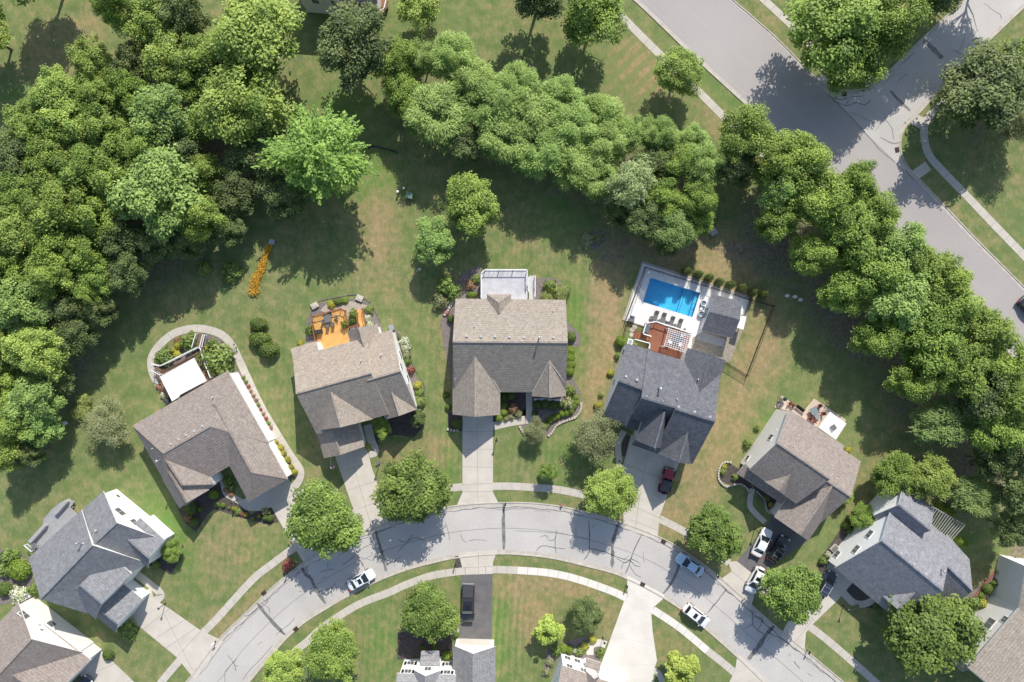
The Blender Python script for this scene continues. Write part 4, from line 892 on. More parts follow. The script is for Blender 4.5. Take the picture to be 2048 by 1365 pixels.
for i, row in enumerate(ROWS):
    for j, (k, x, y, r, hh) in enumerate(sorted(row, key=lambda q: q[1])):
        tree(k, x, y, r, hh, '%s tree in the left woods, %s from the left in its %s row down' % (ADJ[k], ORD[j], ORD[i]), 'trees of the left woods')
BELT = [('wil', 848, 118, 38, 8), ('wil', 903, 112, 52, 9.5), ('wil', 872, 228, 69, 10), ('mid', 805, 190, 47, 9), ('wil', 942, 168, 56, 9.5), ('wil', 985, 215, 60, 10), ('wil', 1030, 172, 52, 9.5), ('wil', 1010, 278, 58, 9.5), ('dark', 930, 285, 47, 7),
        ('wil', 1068, 232, 63, 10), ('wil', 1080, 305, 58, 9.5), ('wil', 1120, 200, 52, 9.5), ('wil', 1142, 262, 60, 10), ('wil', 1150, 330, 56, 9.5), ('wil', 1195, 232, 49, 9), ('wil', 1205, 292, 56, 9.5), ('wil', 1195, 358, 45, 9), ('wil', 1252, 268, 40, 8.5),
        ('wil', 1318, 268, 40, 8.5), ('wil', 1385, 284, 36, 8), ('mid', 1352, 322, 45, 9), ('wil', 1408, 328, 45, 9), ('dark', 1305, 330, 45, 8)]
for j, (k, x, y, r, hh) in enumerate(sorted(BELT, key=lambda q: q[1])):
    tree(k, x, y, r, hh, '%s tree in the curved belt above the centre lawn, %s from left' % (ADJ[k], ORD[j]), 'trees of the curved belt')
SE = [('mid', 1330, 400, 46, 9.5), ('mid', 1398, 398, 44, 9), ('fir', 1345, 462, 44, 8.5), ('dark', 1285, 440, 46, 8.5), ('mid', 1398, 440, 34, 7), ('dark', 1335, 490, 28, 5.5), ('dark', 1240, 425, 30, 7)]
for j, (k, x, y, r, hh) in enumerate(sorted(SE, key=lambda q: q[1])):
    tree(k, x, y, r, hh, '%s tree in the clump above the swimming pool, %s from the left' % (ADJ[k], ORD[j]), 'trees above the pool')
ROW = [('mid', 1497, 268, 65, 12.3), ('mid', 1600, 318, 65, 12.3), ('pale', 1565, 380, 46, 11.1), ('mid', 1712, 372, 53, 12.3), ('mid', 1645, 398, 71, 13.0), ('mid', 1700, 460, 67, 13.0), ('pale', 1790, 500, 65, 12.3), ('mid', 1742, 540, 67, 12.3), ('mid', 1842, 545, 60, 12.3),
       ('pale', 1800, 600, 69, 12.3), ('mid', 1888, 618, 63, 12.3), ('mid', 1862, 680, 67, 12.3), ('mid', 1958, 660, 63, 12.3), ('mid', 1925, 735, 65, 12.3), ('mid', 2010, 725, 63, 12.3), ('dark', 1965, 790, 60, 11.1), ('mid', 2035, 800, 58, 12.3), ('mid', 1990, 860, 53, 11.1), ('dark', 2035, 900, 51, 11.1),
       ('dark', 1985, 925, 41, 9.1), ('dark', 2040, 985, 49, 10.4), ('dark', 2030, 1060, 39, 9.1), ('dark', 1478, 335, 46, 9.1)]
ROW += [('mid', 1560, 335, 54, 12), ('mid', 1752, 432, 54, 12.5), ('mid', 1900, 562, 52, 12.5), ('mid', 1555, 440, 46, 10), ('mid', 1625, 508, 48, 10), ('mid', 1690, 585, 50, 10), ('mid', 1760, 675, 52, 10.5), ('mid', 1832, 765, 50, 10), ('mid', 1880, 735, 50, 11.5)]
for j, (k, x, y, r, hh) in enumerate(sorted(ROW, key=lambda q: q[1]+q[2])):
    tree(k, x, y, r, hh, '%s tree in the row along the main road, %s from its top end' % (ADJ[k], ORD[j]), 'trees along the main road')
# ---------------------------------------------------------------- shrubs
SK = {}
def shrub_kind(k, lo, hi, n=900, ll=.11, lw=.07, rough=.12, flat=.85, spread=1.0, tr=.2, n_var=2, corek=.82):
    m = leafmat('shrub_'+k, lo, hi, tr, .15); out = []
    for vi in range(n_var):
        rg = np.random.default_rng(sum(map(ord, k))+vi); d = rdir(rg, n*2); d = d[d[:, 2] > -.25][:n]
        ph = rg.uniform(0, 6.28, 5); az = np.arctan2(d[:, 1], d[:, 0])
        rr = 1+rough*(np.sin(3*az+ph[0])*.6+np.sin(5*az+ph[1]+d[:, 2]*3)*.6+np.sin(9*d[:, 2]+ph[2])*.3)+rg.uniform(-.10-rough*.5, .06+rough*.6, len(d))
        c = d*rr[:, None]*np.array([1, 1, flat]); c[:, 2] += .55
        nn = d*.9+rdir(rg, len(d))*.6; tone = np.clip(rg.normal(.5, .25, len(d)), 0, 1)
        core = None
        if corek:
            b = MB(); b.lathe((0, 0, 0), [(corek*.75, 0), (corek, .35*1.0), (corek*.93, .75), (corek*.62, .55+flat*.62), (.1, .55+flat*.78)], 10); core = (b.v, b.f)
        out.append(leaf_mesh('foliage', c, nn, rg.uniform(.7, 1.3, len(d))*ll, rg.uniform(.7, 1.3, len(d))*lw, rdir(rg, len(d)), tone, m, core))
    SK[k] = out
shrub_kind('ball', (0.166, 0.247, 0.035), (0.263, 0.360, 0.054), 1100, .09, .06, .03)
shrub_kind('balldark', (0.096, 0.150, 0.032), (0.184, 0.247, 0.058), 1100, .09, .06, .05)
shrub_kind('yellow', (0.315, 0.315, 0.048), (0.525, 0.480, 0.080), 700, .14, .09, .10)
shrub_kind('loose', (0.149, 0.225, 0.054), (0.298, 0.383, 0.096), 650, .17, .09, .28, corek=.6)
shrub_kind('pale', (0.228, 0.262, 0.120), (0.420, 0.435, 0.224), 600, .16, .09, .30, corek=.6)
shrub_kind('brown', (0.298, 0.173, 0.096), (0.455, 0.285, 0.160), 500, .14, .08, .25, corek=.6)
shrub_kind('red', (0.298, 0.083, 0.072), (0.490, 0.180, 0.160), 500, .14, .08, .2, corek=.6)
shrub_kind('grass', (0.210, 0.270, 0.080), (0.385, 0.435, 0.144), 700, .36, .035, .15, corek=.45)
shrub_kind('flower', (0.280, 0.330, 0.128), (0.900, 0.900, 0.768), 650, .12, .10, .2)
shrub_kind('cone', (0.088, 0.128, 0.035), (0.166, 0.210, 0.061), 1000, .11, .06, .10, flat=1.3)
SN = {'ball': 'clipped_shrub', 'balldark': 'clipped_shrub', 'yellow': 'yellow_shrub', 'loose': 'shrub', 'pale': 'pale_shrub', 'brown': 'bronze_shrub', 'red': 'red_shrub', 'grass': 'ornamental_grass', 'flower': 'flowering_shrub', 'cone': 'evergreen_shrub'}
scount = {}
def shrub(k, px, py, r, label, h=None, group=None, ry=None):
    i = scount.get(k, 0); scount[k] = i+1; me = SK[k][i % len(SK[k])]
    s = r/12.8; hh = h or s*1.3; p = P(px, py, hh*.5); o = bpy.data.objects.new(SN[k], me); C.objects.link(o)
    o.location = (p.x, p.y, 0); o.scale = (s, s*((ry/r) if ry else 1), hh/1.4); o.rotation_euler = (0, 0, 0 if ry else rnd.uniform(0, 6.28))
    return tag(o, label, 'grass clump' if k == 'grass' else 'shrub', group)
for a in [
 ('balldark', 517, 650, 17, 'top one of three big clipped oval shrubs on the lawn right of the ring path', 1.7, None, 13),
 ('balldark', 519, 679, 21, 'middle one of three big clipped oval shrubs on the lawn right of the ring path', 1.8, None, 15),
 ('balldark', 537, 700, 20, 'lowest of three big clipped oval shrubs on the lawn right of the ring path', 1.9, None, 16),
 ('loose', 436, 720, 29, 'largest round leafy shrub inside the ring path beside the brown deck', 2.4),
 ('loose', 377, 686, 15, 'round shrub inside the ring path left of the wooden ramp', 1.5),
 ('loose', 328, 715, 16, 'broad shrub at the left inner edge of the ring path', 1.3),
 ('brown', 354, 681, 6, 'tiny reddish shrub at the top left inside the ring path', .6), ('yellow', 356, 691, 8, 'low yellowish shrub between broad shrubs inside the ring path', .6),
 ('yellow', 347, 700, 6, 'smallest yellowish plant at the left inside the ring path', .5), ('yellow', 354, 709, 8, 'low yellow-olive plant beside the deck rail inside the ring path', .6),
 ('loose', 425, 688, 9, 'light green shrub right of the wooden ramp inside the ring path', 1.0), ('grass', 383, 668, 6, 'small green tuft at the top end inside the ring path', .6), ('yellow', 414, 697, 6, 'yellow shrub touching the right side of the ramp', .7),
 ('flower', 328, 790, 7, 'white flowering plant at the left corner of the rosy hipped roof', .7), ('brown', 322, 777, 6, 'dry brown plant left of the white patio cover', .7), ('loose', 318, 748, 5, 'small green plant under the lower deck rail', .6),
 ('grass', 166, 803, 13, 'bright ornamental grass clump above the olive tree at the woods edge', 1.5), ('grass', 163, 825, 16, 'taller ornamental grass clump left of the olive tree', 1.8),
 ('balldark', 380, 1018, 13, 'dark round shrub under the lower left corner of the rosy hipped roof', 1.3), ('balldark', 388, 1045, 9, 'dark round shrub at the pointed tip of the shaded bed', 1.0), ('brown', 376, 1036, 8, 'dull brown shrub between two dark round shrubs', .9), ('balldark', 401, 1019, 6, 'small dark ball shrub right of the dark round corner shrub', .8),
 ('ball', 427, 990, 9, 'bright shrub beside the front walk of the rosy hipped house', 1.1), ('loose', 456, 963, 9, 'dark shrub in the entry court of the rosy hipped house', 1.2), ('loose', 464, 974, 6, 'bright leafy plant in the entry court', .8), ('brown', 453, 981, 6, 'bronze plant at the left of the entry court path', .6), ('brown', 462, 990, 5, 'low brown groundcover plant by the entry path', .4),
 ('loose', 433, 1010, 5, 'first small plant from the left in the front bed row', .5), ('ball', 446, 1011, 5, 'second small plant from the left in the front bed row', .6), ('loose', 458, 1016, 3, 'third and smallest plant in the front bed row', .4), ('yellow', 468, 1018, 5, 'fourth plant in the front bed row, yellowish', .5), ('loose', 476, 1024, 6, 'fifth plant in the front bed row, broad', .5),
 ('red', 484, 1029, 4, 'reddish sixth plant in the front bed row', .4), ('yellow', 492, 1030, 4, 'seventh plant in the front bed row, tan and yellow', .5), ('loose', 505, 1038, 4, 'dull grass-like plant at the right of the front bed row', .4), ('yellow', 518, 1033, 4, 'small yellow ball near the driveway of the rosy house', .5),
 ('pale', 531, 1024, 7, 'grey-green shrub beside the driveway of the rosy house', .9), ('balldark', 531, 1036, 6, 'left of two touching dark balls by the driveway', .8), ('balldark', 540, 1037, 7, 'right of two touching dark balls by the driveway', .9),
 ('ball', 38, 1140, 21, 'big round clipped shrub left of the slate grey roof', 1.9), ('balldark', 8, 1178, 14, 'dark clipped shrub at the left edge', 1.3), ('flower', 37, 1190, 16, 'white flowering hydrangea left of the slate grey roof corner', 1.2), ('loose', 66, 1180, 10, 'leafy shrub between hydrangea and slate grey roof', 1.1), ('loose', 12, 1115, 14, 'loose green shrub at the left edge above the round clipped one', 1.3),
 ('loose', 30, 1108, 9, 'brownish-green plant at the tip of the left edge bed', .7), ('loose', 5, 1140, 12, 'mid green shrub touching the left photo edge', 1.2),
 ('loose', 253, 1258, 17, 'leafy shrub at the garage corner of the slate grey roof', 1.4), ('balldark', 216, 1310, 11, 'small bushy shrub at the corner of the beige bottom left house', 1.0), ('loose', 312, 1130, 7, 'shaded small shrub right of the slate grey house', .7),
 ('loose', 621, 660, 9, 'green shrub left of the orange deck', 1.2), ('yellow', 601, 687, 6, 'yellow-green plant at the left corner of the taupe roof', .5), ('yellow', 663, 609, 8, 'yellow low plant on the terrace edge above the orange deck', .5), ('balldark', 675, 604, 11, 'low green mound on the terrace edge', .6, None, 6), ('ball', 690, 601, 7, 'small green mound at the right of the terrace edge', .5),
 ('loose', 707, 628, 8, 'light shrub between deck and steps of the orange deck', 1.1), ('balldark', 706, 640, 8, 'dark leafy plant in the planter between the orange deck rails', .8), ('loose', 691, 649, 7, 'potted light green plant on the orange deck', 2.0), ('loose', 739, 619, 8, 'bright plant right of the stone terrace', .7), ('flower', 735, 637, 7, 'white-edged plant beside the orange steps', .6), ('flower', 739, 648, 6, 'lower white-edged plant beside the orange steps', .6),
 ('pale', 802, 671, 8, 'pale leafy plant at the top right of the white side wall', .8), ('flower', 808, 683, 10, 'pale variegated shrub below the condenser', .9), ('flower', 812, 697, 9, 'second pale variegated shrub along the white wall', .9), ('pale', 813, 711, 8, 'grey-green shrub along the white side wall', .9), ('loose', 813, 722, 7, 'green shrub low along the white side wall', .7),
 ('red', 822, 740, 7, 'dark red shrub right of the white side wall', .9), ('yellow', 836, 771, 8, 'yellow-green shrub at the right of the taupe-roofed house', .9), ('loose', 840, 786, 8, 'green shrub below the yellow-green one', 1.0), ('grass', 839, 803, 11, 'spiky green plant at the right corner of the taupe-roofed house', 1.2), ('yellow', 736, 894, 6, 'bright yellow-green plant at the garage corner of the taupe-roofed house', .7),
 ('loose', 891, 572, 15, 'light green large shrub left above the centre house', 1.6), ('loose', 906, 583, 14, 'leafy shrub right of the large light one, centre house', 1.3), ('pale', 880, 603, 13, 'grey-green round shrub left of the low stone border', 1.3), ('brown', 940, 571, 9, 'bronze shrub left of the white deck', .8), ('ball', 944, 590, 11, 'low green mound against the back wall of the centre house', .7, None, 6), ('loose', 953, 558, 8, 'sparse grey plant left of the white deck', .6),
 ('balldark', 903, 638, 8, 'shrub at the upper left side of the centre house', .9), ('red', 893, 626, 5, 'small red-brown plant at the left border of the centre house', .4), ('loose', 1100, 572, 11, 'reddish-green round shrub right of the white deck', 1.2), ('grass', 1123, 585, 16, 'pale ornamental grass at the back right corner of the centre house', 1.3), ('grass', 1095, 592, 12, 'green low grass at the back wall right of the stairs', .7),
 ('balldark', 1142, 674, 10, 'round shrub on the right side bed, uppermost', 1.2), ('ball', 1140, 702, 10, 'first ball of the right side hedge of the centre house', 1.0), ('ball', 1139, 715, 11, 'second ball of the right side hedge of the centre house', 1.0), ('ball', 1140, 730, 11, 'third ball of the right side hedge of the centre house', 1.0), ('ball', 1139, 742, 10, 'lowest ball of the right side hedge of the centre house', 1.0),
 ('loose', 1140, 781, 9, 'leafy shrub right of the small front gable', 1.0), ('pale', 1136, 807, 11, 'rounded grey-green shrub right of the front gable', 1.3), ('loose', 1121, 810, 6, 'small shrub left of the rounded grey-green one', .7),
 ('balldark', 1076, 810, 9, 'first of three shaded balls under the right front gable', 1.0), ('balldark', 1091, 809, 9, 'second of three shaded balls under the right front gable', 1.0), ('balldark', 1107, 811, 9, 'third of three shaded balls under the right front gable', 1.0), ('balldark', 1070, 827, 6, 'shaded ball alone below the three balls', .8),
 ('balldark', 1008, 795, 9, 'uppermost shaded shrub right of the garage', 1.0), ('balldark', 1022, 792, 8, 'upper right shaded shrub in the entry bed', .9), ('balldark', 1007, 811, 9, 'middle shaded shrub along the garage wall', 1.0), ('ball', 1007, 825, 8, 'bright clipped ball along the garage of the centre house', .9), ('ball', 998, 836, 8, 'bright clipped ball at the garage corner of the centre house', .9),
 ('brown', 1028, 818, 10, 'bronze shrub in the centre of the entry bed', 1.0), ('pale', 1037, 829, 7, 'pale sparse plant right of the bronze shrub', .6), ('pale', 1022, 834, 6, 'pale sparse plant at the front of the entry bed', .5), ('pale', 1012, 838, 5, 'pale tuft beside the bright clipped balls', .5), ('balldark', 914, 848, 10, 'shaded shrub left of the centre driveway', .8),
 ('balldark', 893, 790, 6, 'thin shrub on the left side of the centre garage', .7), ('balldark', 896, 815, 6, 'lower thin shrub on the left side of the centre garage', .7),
 ('ball', 1242, 683, 11, 'bright shrub at the back left corner of the charcoal house', 1.3), ('loose', 1236, 712, 6, 'small shrub against the charcoal house side wall', .7), ('yellow', 1221, 746, 6, 'yellow shrub against the charcoal house side wall', .7), ('yellow', 1197, 812, 8, 'yellow-green plant at the front left corner of the charcoal house', .9), ('loose', 1202, 790, 5, 'small plant by the charcoal house downspout', .5),
 ('yellow', 1449, 934, 6, 'yellow plant in the oval stone-edged bed', .5), ('loose', 1446, 944, 6, 'green plant low in the oval stone-edged bed', .5), ('loose', 1470, 955, 6, 'shaded plant at the right of the oval stone-edged bed', .6), ('loose', 1534, 997, 5, 'small shaded plant in the front court bed', .5), ('yellow', 1542, 1010, 5, 'yellow flowered plant in the front court bed', .5),
 ('loose', 1514, 857, 5, 'small shrub halfway along the beige wall', .6), ('loose', 1495, 888, 7, 'dark shrub at the lower beige wall', .9), ('yellow', 1697, 900, 6, 'yellow-green plant behind the rosy roof by the patio canopy', .6),
 ('flower', 1656, 1110, 6, 'variegated plant at the lower end of the white wall', .7), ('loose', 1646, 1122, 7, 'brownish shrub by the driveway of the blue-grey house', .8), ('loose', 1700, 1062, 6, 'shaded low shrub below the small bushy tree', .6), ('balldark', 1693, 1050, 9, 'dark shrub left of the small bushy tree', .9),
 ('balldark', 1752, 1213, 6, 'shaded plant under the entry gable of the blue-grey house', .7), ('pale', 1713, 1217, 6, 'pale low plant beside the front walk curve', .4), ('balldark', 1767, 1213, 6, 'shaded plant right under the entry gable', .6),
 ('ball', 1880, 1013, 8, 'bright columnar shrub left of the pergola top', 1.4), ('ball', 1893, 1018, 8, 'second bright columnar shrub at the pergola top', 1.4), ('ball', 1905, 1026, 7, 'third bright columnar shrub at the pergola top', 1.2), ('ball', 1918, 1082, 8, 'bright fan-shaped shrub below the pergola', 1.2), ('ball', 1929, 1087, 7, 'right bright fan-shaped shrub below the pergola', 1.1),
 ('loose', 1950, 1207, 11, 'green shrub at the lower beige wall of the bottom right house', 1.2), ('yellow', 1965, 1208, 9, 'yellow-green shrub along the bottom right beige wall', 1.0), ('balldark', 1976, 1178, 10, 'dark round shrub along the bottom right beige wall', 1.1), ('loose', 1992, 1168, 8, 'red-flecked shrub along the bottom right beige wall', .9), ('loose', 2005, 1148, 9, 'leafy shrub near the top of the bottom right beige wall', 1.0),
 ('balldark', 2028, 1130, 14, 'wide dark shrub at the top corner of the bottom right house', 1.1), ('loose', 1964, 1192, 6, 'small plant between the green and dark wall shrubs', .6),
 ('ball', 1127, 1297, 9, 'left of two clipped round shrubs at the white bottom house', 1.0), ('ball', 1139, 1301, 8, 'right of two clipped round shrubs at the white bottom house', 1.0), ('flower', 1150, 1302, 5, 'pale flowering plant right of the two clipped rounds', .6), ('yellow', 1170, 1293, 8, 'yellow-green plant left of the curved walk', .7), ('yellow', 1186, 1281, 7, 'yellow plant at the top of the curved walk', .6), ('loose', 1160, 1303, 8, 'dark green plant near the white wall by the curved walk', .8),
 ('loose', 1200, 1306, 7, 'leafy plant inside the curved walk', .6), ('loose', 1113, 1302, 9, 'green shrub at the left corner of the white bottom house', 1.0), ('pale', 1100, 1325, 7, 'sparse plant along the shaded left wall', .6), ('pale', 1093, 1345, 7, 'lower sparse plant along the shaded left wall', .6),
 ('ball', 894, 1312, 9, 'bright shrub between the garage and the porch at the bottom', 1.1), ('balldark', 912, 1270, 6, 'grey-green plant beside the asphalt driveway end', .7), ('balldark', 870, 1295, 6, 'shaded shrub right of the bottom porch steps', .7), ('balldark', 845, 1296, 6, 'shaded shrub left of the bottom porch steps', .7),
 ('red', 576, 1131, 11, 'pinkish-red round shrub on the kerb strip', 1.2),
 ('loose', 462, 545, 17, 'sparse shaded shrub on the lawn left of the orange flower strip', 1.3), ('loose', 407, 537, 12, 'light shrub at the woods edge above the ring path', 1.2), ('brown', 418, 378, 12, 'dry yellow-brown bush in the clearing of the woods', 1.2), ('brown', 426, 362, 8, 'smaller dry bush in the clearing of the woods', 1.0),
 ('pale', 1176, 480, 13, 'grey shrub in the little stone bed right of the back lawn', 1.0), ('pale', 1196, 478, 8, 'small grey shrub right in the little stone bed', .7), ('loose', 75, 218, 8, 'pale flowering bush at the upper edge of the left woods', 1.0),
]: shrub(*a)
# hedge along the curved border of the centre house
for j, (x, y) in enumerate([(1152, 796), (1152, 805), (1148, 812), (1142, 822), (1133, 827), (1124, 828), (1114, 833), (1106, 837), (1099, 842), (1093, 850)]):
    shrub('ball', x, y, 6.6, 'small clipped ball in the centre house curved hedge, %s from its top end' % ORD[j], .8, 'curved hedge balls')
for j, (x, y) in enumerate([(551, 886), (560, 896), (565, 908), (574, 921), (581, 935), (588, 945)]):
    shrub('yellow', x, y, [5, 7, 7, 7, 5.5, 6.5][j], 'yellow-green clipped ball between white wall and ring path, %s from the top' % ORD[j], .9, 'yellow balls along the white wall')
for j, (x, y) in enumerate([(1372, 543), (1396, 550), (1417, 557), (1438, 565), (1460, 570), (1483, 576), (1505, 585), (1526, 590)]):
    shrub('cone', x, y, 8.2, 'upright evergreen shrub behind the pool fence, %s from the left' % ORD[j], 2.1, 'evergreen shrubs behind the pool fence')
for j in range(12):
    x = 487+j*4.9; y = 755+j*9.2
    shrub(rnd.choice(['brown', 'red', 'brown', 'loose']), x, y, 3.2+rnd.random()*1.2, 'tiny bedding plant in the strip right of the white wall, %s from the top' % ORD[j], .35, 'bedding plants along the ring path')
# flower strip (nobody could count the blossoms)
rg = np.random.default_rng(5); pts = crom([(542, 490), (532, 515), (522, 542), (512, 565), (509, 590)], 30)
cen = []
for i in range(2600):
    t = rnd.random(); p = pts[int(t*(len(pts)-1))]; w_ = .28+.45*t; q = P(p[0], p[1]); cen.append((q.x+rnd.gauss(0, w_*.6), q.y+rnd.gauss(0, .2), .25+rnd.random()*.35))
cen = np.array(cen); me = leaf_mesh('flower_strip', cen, rdir(rg, len(cen))*.5+np.array([0, 0, 1.]), rg.uniform(.05, .10, len(cen)), rg.uniform(.05, .09, len(cen)), rdir(rg, len(cen)), np.clip(rg.normal(.65, .4, len(cen)), 0, 1), leafmat('orange_flowers', (.10, .13, .03), (.80, .40, .02), .2, .02))
o = bpy.data.objects.new('orange_flowers', me); C.objects.link(o); tag(o, 'narrow strip of orange and yellow flowers crossing the shaded lawn', 'flowers', kind='stuff')
# ================================================================ VEHICLES
GL = mat('car_glass', (.012, .016, .02), None, 2, .05, spec=.8)
def paint(name, c, metal=.0): return mat(name, c, tuple(x*.97 for x in c), 2, .28, metal=metal, coat=.8)
RED_L = mat('tail_lamp_red', (.35, .02, .015), None, 2, .2); WHT_L = mat('headlamp', (.75, .76, .78), None, 2, .1)
def body_mesh(stn):
    """loft: stations (x, halfwidth, z_low, z_shoulder, z_top)"""
    b = MB(); n = 9
    for x, w_, zl, zs, zt in stn:
        for y, z in ((-w_*.90, zl), (-w_, zl+.18), (-w_*1.0, (zl+zs)/2+.05), (-w_*.955, zs), (-w_*.78, zt-.015), (0, zt), (w_*.78, zt-.015), (w_*.955, zs), (w_*1.0, (zl+zs)/2+.05), (w_, zl+.18), (w_*.90, zl)):
            b.v.append((x, y, z))
    n = 11; S = len(stn)
    for i in range(S-1):
        for k in range(n-1): b.f.append((i*n+k, (i+1)*n+k, (i+1)*n+k+1, i*n+k+1)); b.m.append(0)
        b.f.append((i*n+n-1, (i+1)*n+n-1, (i+1)*n, i*n)); b.m.append(0)
    b.f.append(tuple(range(n))); b.f.append(tuple(range((S-1)*n, S*n))[::-1]); b.m += [0, 0]
    return b
def car(name, label, cat, px, py, ang, pm, L=4.75, W=1.84, Ht=1.45, hood=1.15, boot=.75, x_roof=(.62, .72), rails=False, sunroof=False, kindc='sedan', softtop=None):
    p = P(px, py, .7); e = thing(name, label, cat, (p.x, p.y, 0.02), rz=R(ang)); T = e.matrix_world
    def add(mb, nm, m, par=e, smooth=False, bevel=0):
        mb.v = [tuple(T @ Vector(v)) for v in mb.v]; return mb.build(nm, m, par, smooth, bevel)
    h = L/2; w_ = W/2
    if kindc in ('sedan', 'suv'):
        zb = .92 if kindc == 'sedan' else 1.02
        st = [(-h, w_*.74, .42, .62, .66), (-h+.10, w_*.90, .30, .80, .88), (-h+.45, w_*.98, .24, zb-.04, zb), (-h+1.2, w_, .22, zb, zb+.03), (0, w_, .22, zb, zb+.03), (h-1.35, w_, .22, zb-.02, zb+.02),
              (h-.65, w_*.975, .23, zb-.10, zb-.05), (h-.22, w_*.88, .26, zb-.20, zb-.15), (h-.04, w_*.72, .34, zb-.34, zb-.30), (h, w_*.6, .42, zb-.42, zb-.40)]
        o = add(body_mesh(st), 'body', pm, smooth=True); s = o.modifiers.new('s', 'SUBSURF'); s.levels = s.render_levels = 1
        x0, x1 = -h+boot, h-hood; ra, rb = x0+(x1-x0)*(.22 if kindc == 'sedan' else .10), x0+(x1-x0)*.70; wb, wr = w_*.90, w_*.70; zc = zb+.0
        g = MB(); cv = []
        for x, hw, z in ((x0, wb, zc), (ra, wr, Ht-.03), ((ra+rb)/2, wr*1.02, Ht+.01), (rb, wr*.98, Ht-.03), (x1, wb, zc)): cv += [(x, -hw, z), (x, 0, z+(.03 if z > zc else .04)), (x, hw, z)]
        f = []
        for i in range(4):
            for k in range(2): f.append((i*3+k, i*3+3+k, i*3+4+k, i*3+1+k))
        base = len(cv); g.v = cv; g.f = f+[(0, 3, 6, 9, 12), (14, 11, 8, 5, 2)]; g.m = [0]*len(g.f)
        add(g, 'cabin_frame', pm)
        def pane(nm, q, off):
            q = [Vector(v) for v in q]; c = sum(q, Vector())/len(q); n_ = (q[1]-q[0]).cross(q[2]-q[0]).normalized()
            if n_.dot(c-Vector((0, 0, .6))) < 0: n_ = -n_
            q2 = [c+(v-c)*.90+n_*off for v in q]; b = MB(); k = len(q)
            b.add(q2+[v-n_*.02 for v in q2], [tuple(range(k)), tuple(range(k, 2*k))[::-1]]+[(i, (i+1) % k, (i+1) % k+k, i+k) for i in range(k)]); add(b, nm, GL)
        pane('windshield', [(x1, -wb, zc), (rb, -wr*.98, Ht-.03), (rb, 0, Ht), (rb, wr*.98, Ht-.03), (x1, wb, zc), (x1, 0, zc+.04)], .022)
        pane('rear_window', [(x0, -wb, zc), (ra, -wr, Ht-.03), (ra, 0, Ht), (ra, wr, Ht-.03), (x0, wb, zc), (x0, 0, zc+.04)], .022)
        for sg in (-1, 1): pane('side_window', [(x0+.25, sg*wb, zc+.02), (ra+.05, sg*wr, Ht-.05), (rb-.02, sg*wr*.98, Ht-.05), (x1-.25, sg*wb, zc+.02)], .02)
        if sunroof: b = MB(); b.box(((ra+rb)/2+.25, 0, Ht+.035), (.55, wr*1.25, .02)); add(b, 'sunroof', GL)
        if rails:
            for sg in (-1, 1): b = MB(); b.tube([(ra+.05, sg*wr*.95, Ht+.05), (rb-.1, sg*wr*.95, Ht+.06)], .025, 6); add(b, 'roof_rail', M_steel if rails == 1 else M_trim)
            for x in (ra+.45, rb-.5): b = MB(); b.bar((x, -wr*.95, Ht+.07), (x, wr*.95, Ht+.07), .05, .03); add(b, 'roof_rail', M_steel)
        hx = h-.22; zl = zb-.22
    elif kindc == 'pickup':
        st = [(-h, w_*.97, .45, 1.02, 1.05), (-h+.3, w_, .38, 1.04, 1.07), (0, w_, .36, 1.06, 1.09), (h-1.5, w_, .36, 1.06, 1.10), (h-.5, w_*.97, .36, 1.0, 1.08), (h-.08, w_*.88, .42, .88, .96), (h, w_*.8, .5, .8, .85)]
        add(body_mesh(st), 'body', pm, smooth=True, bevel=.03)
        b = MB(); b.box((-h+1.0, 0, 1.10), (1.75, W*.84, .05)); add(b, 'bed_cover', mat('vinyl_cover', (.06, .06, .065), None, 3, .6), bevel=.02)
        b = MB()
        for sg in (-1, 1): b.box((-h+1.0, sg*W*.455, 1.11), (1.9, .08, .07))
        add(b, 'bed_rail', M_black); b = MB(); b.box((-h-.07, 0, .55), (.16, W*.9, .22)); add(b, 'rear_bumper', M_steel, bevel=.02)
        b = MB(); cv = []
        x0, x1, ra, rb, wb, wr = -h+1.95, h-1.45, -h+2.15, h-2.2, w_*.93, w_*.74
        for x, hw, z in ((x0, wb, 1.06), (ra, wr, 1.86), (rb, wr, 1.88), (x1, wb, 1.08)): cv += [(x, -hw, z), (x, hw, z)]
        b.v = cv; b.f = [(0, 2, 3, 1), (2, 4, 5, 3), (4, 6, 7, 5), (0, 6, 4, 2), (1, 3, 5, 7)]; b.m = [0]*5; add(b, 'cabin_frame', pm, bevel=.04)
        b = MB(); b.add([(x1+.0, -wb*.88, 1.12), (rb+.06, -wr*.9, 1.86), (rb+.06, wr*.9, 1.86), (x1+.0, wb*.88, 1.12)], [(0, 1, 2, 3)]); b.v = [(x+.03, y, z+.02) for x, y, z in b.v]; add(b, 'windshield', mat('bright_glass', (.30, .34, .30), None, 3, .1))
        b = MB(); b.box(((ra+rb)/2+.3, 0, 1.885), (.7, wr*1.2, .03)); add(b, 'sunroof', GL)
        for sg in (-1, 1):
            b = MB(); b.add([(ra+.1, sg*(wr+.02), 1.78), (rb, sg*(wr+.02), 1.8), (x1-.3, sg*(wb+.01), 1.15), (x0+.15, sg*(wb+.01), 1.15)], [(0, 1, 2, 3), (3, 2, 1, 0)]); add(b, 'side_window', GL)
        hx = h-.1; zl = .8
    elif kindc == 'jeep':
        b = MB(); b.box((h-1.0, 0, .95), (1.45, 1.35, .42)); add(b, 'hood', pm, bevel=.06)
        b = MB(); b.box((-.35, 0, .85), (2.7, 1.52, .75)); add(b, 'body', pm, bevel=.05)
        for sg in (-1, 1):
            for x in (h-.75, -h+.85): b = MB(); b.box((x, sg*.83, .93), (1.05, .34, .10)); add(b, 'fender', M_black, bevel=.04)
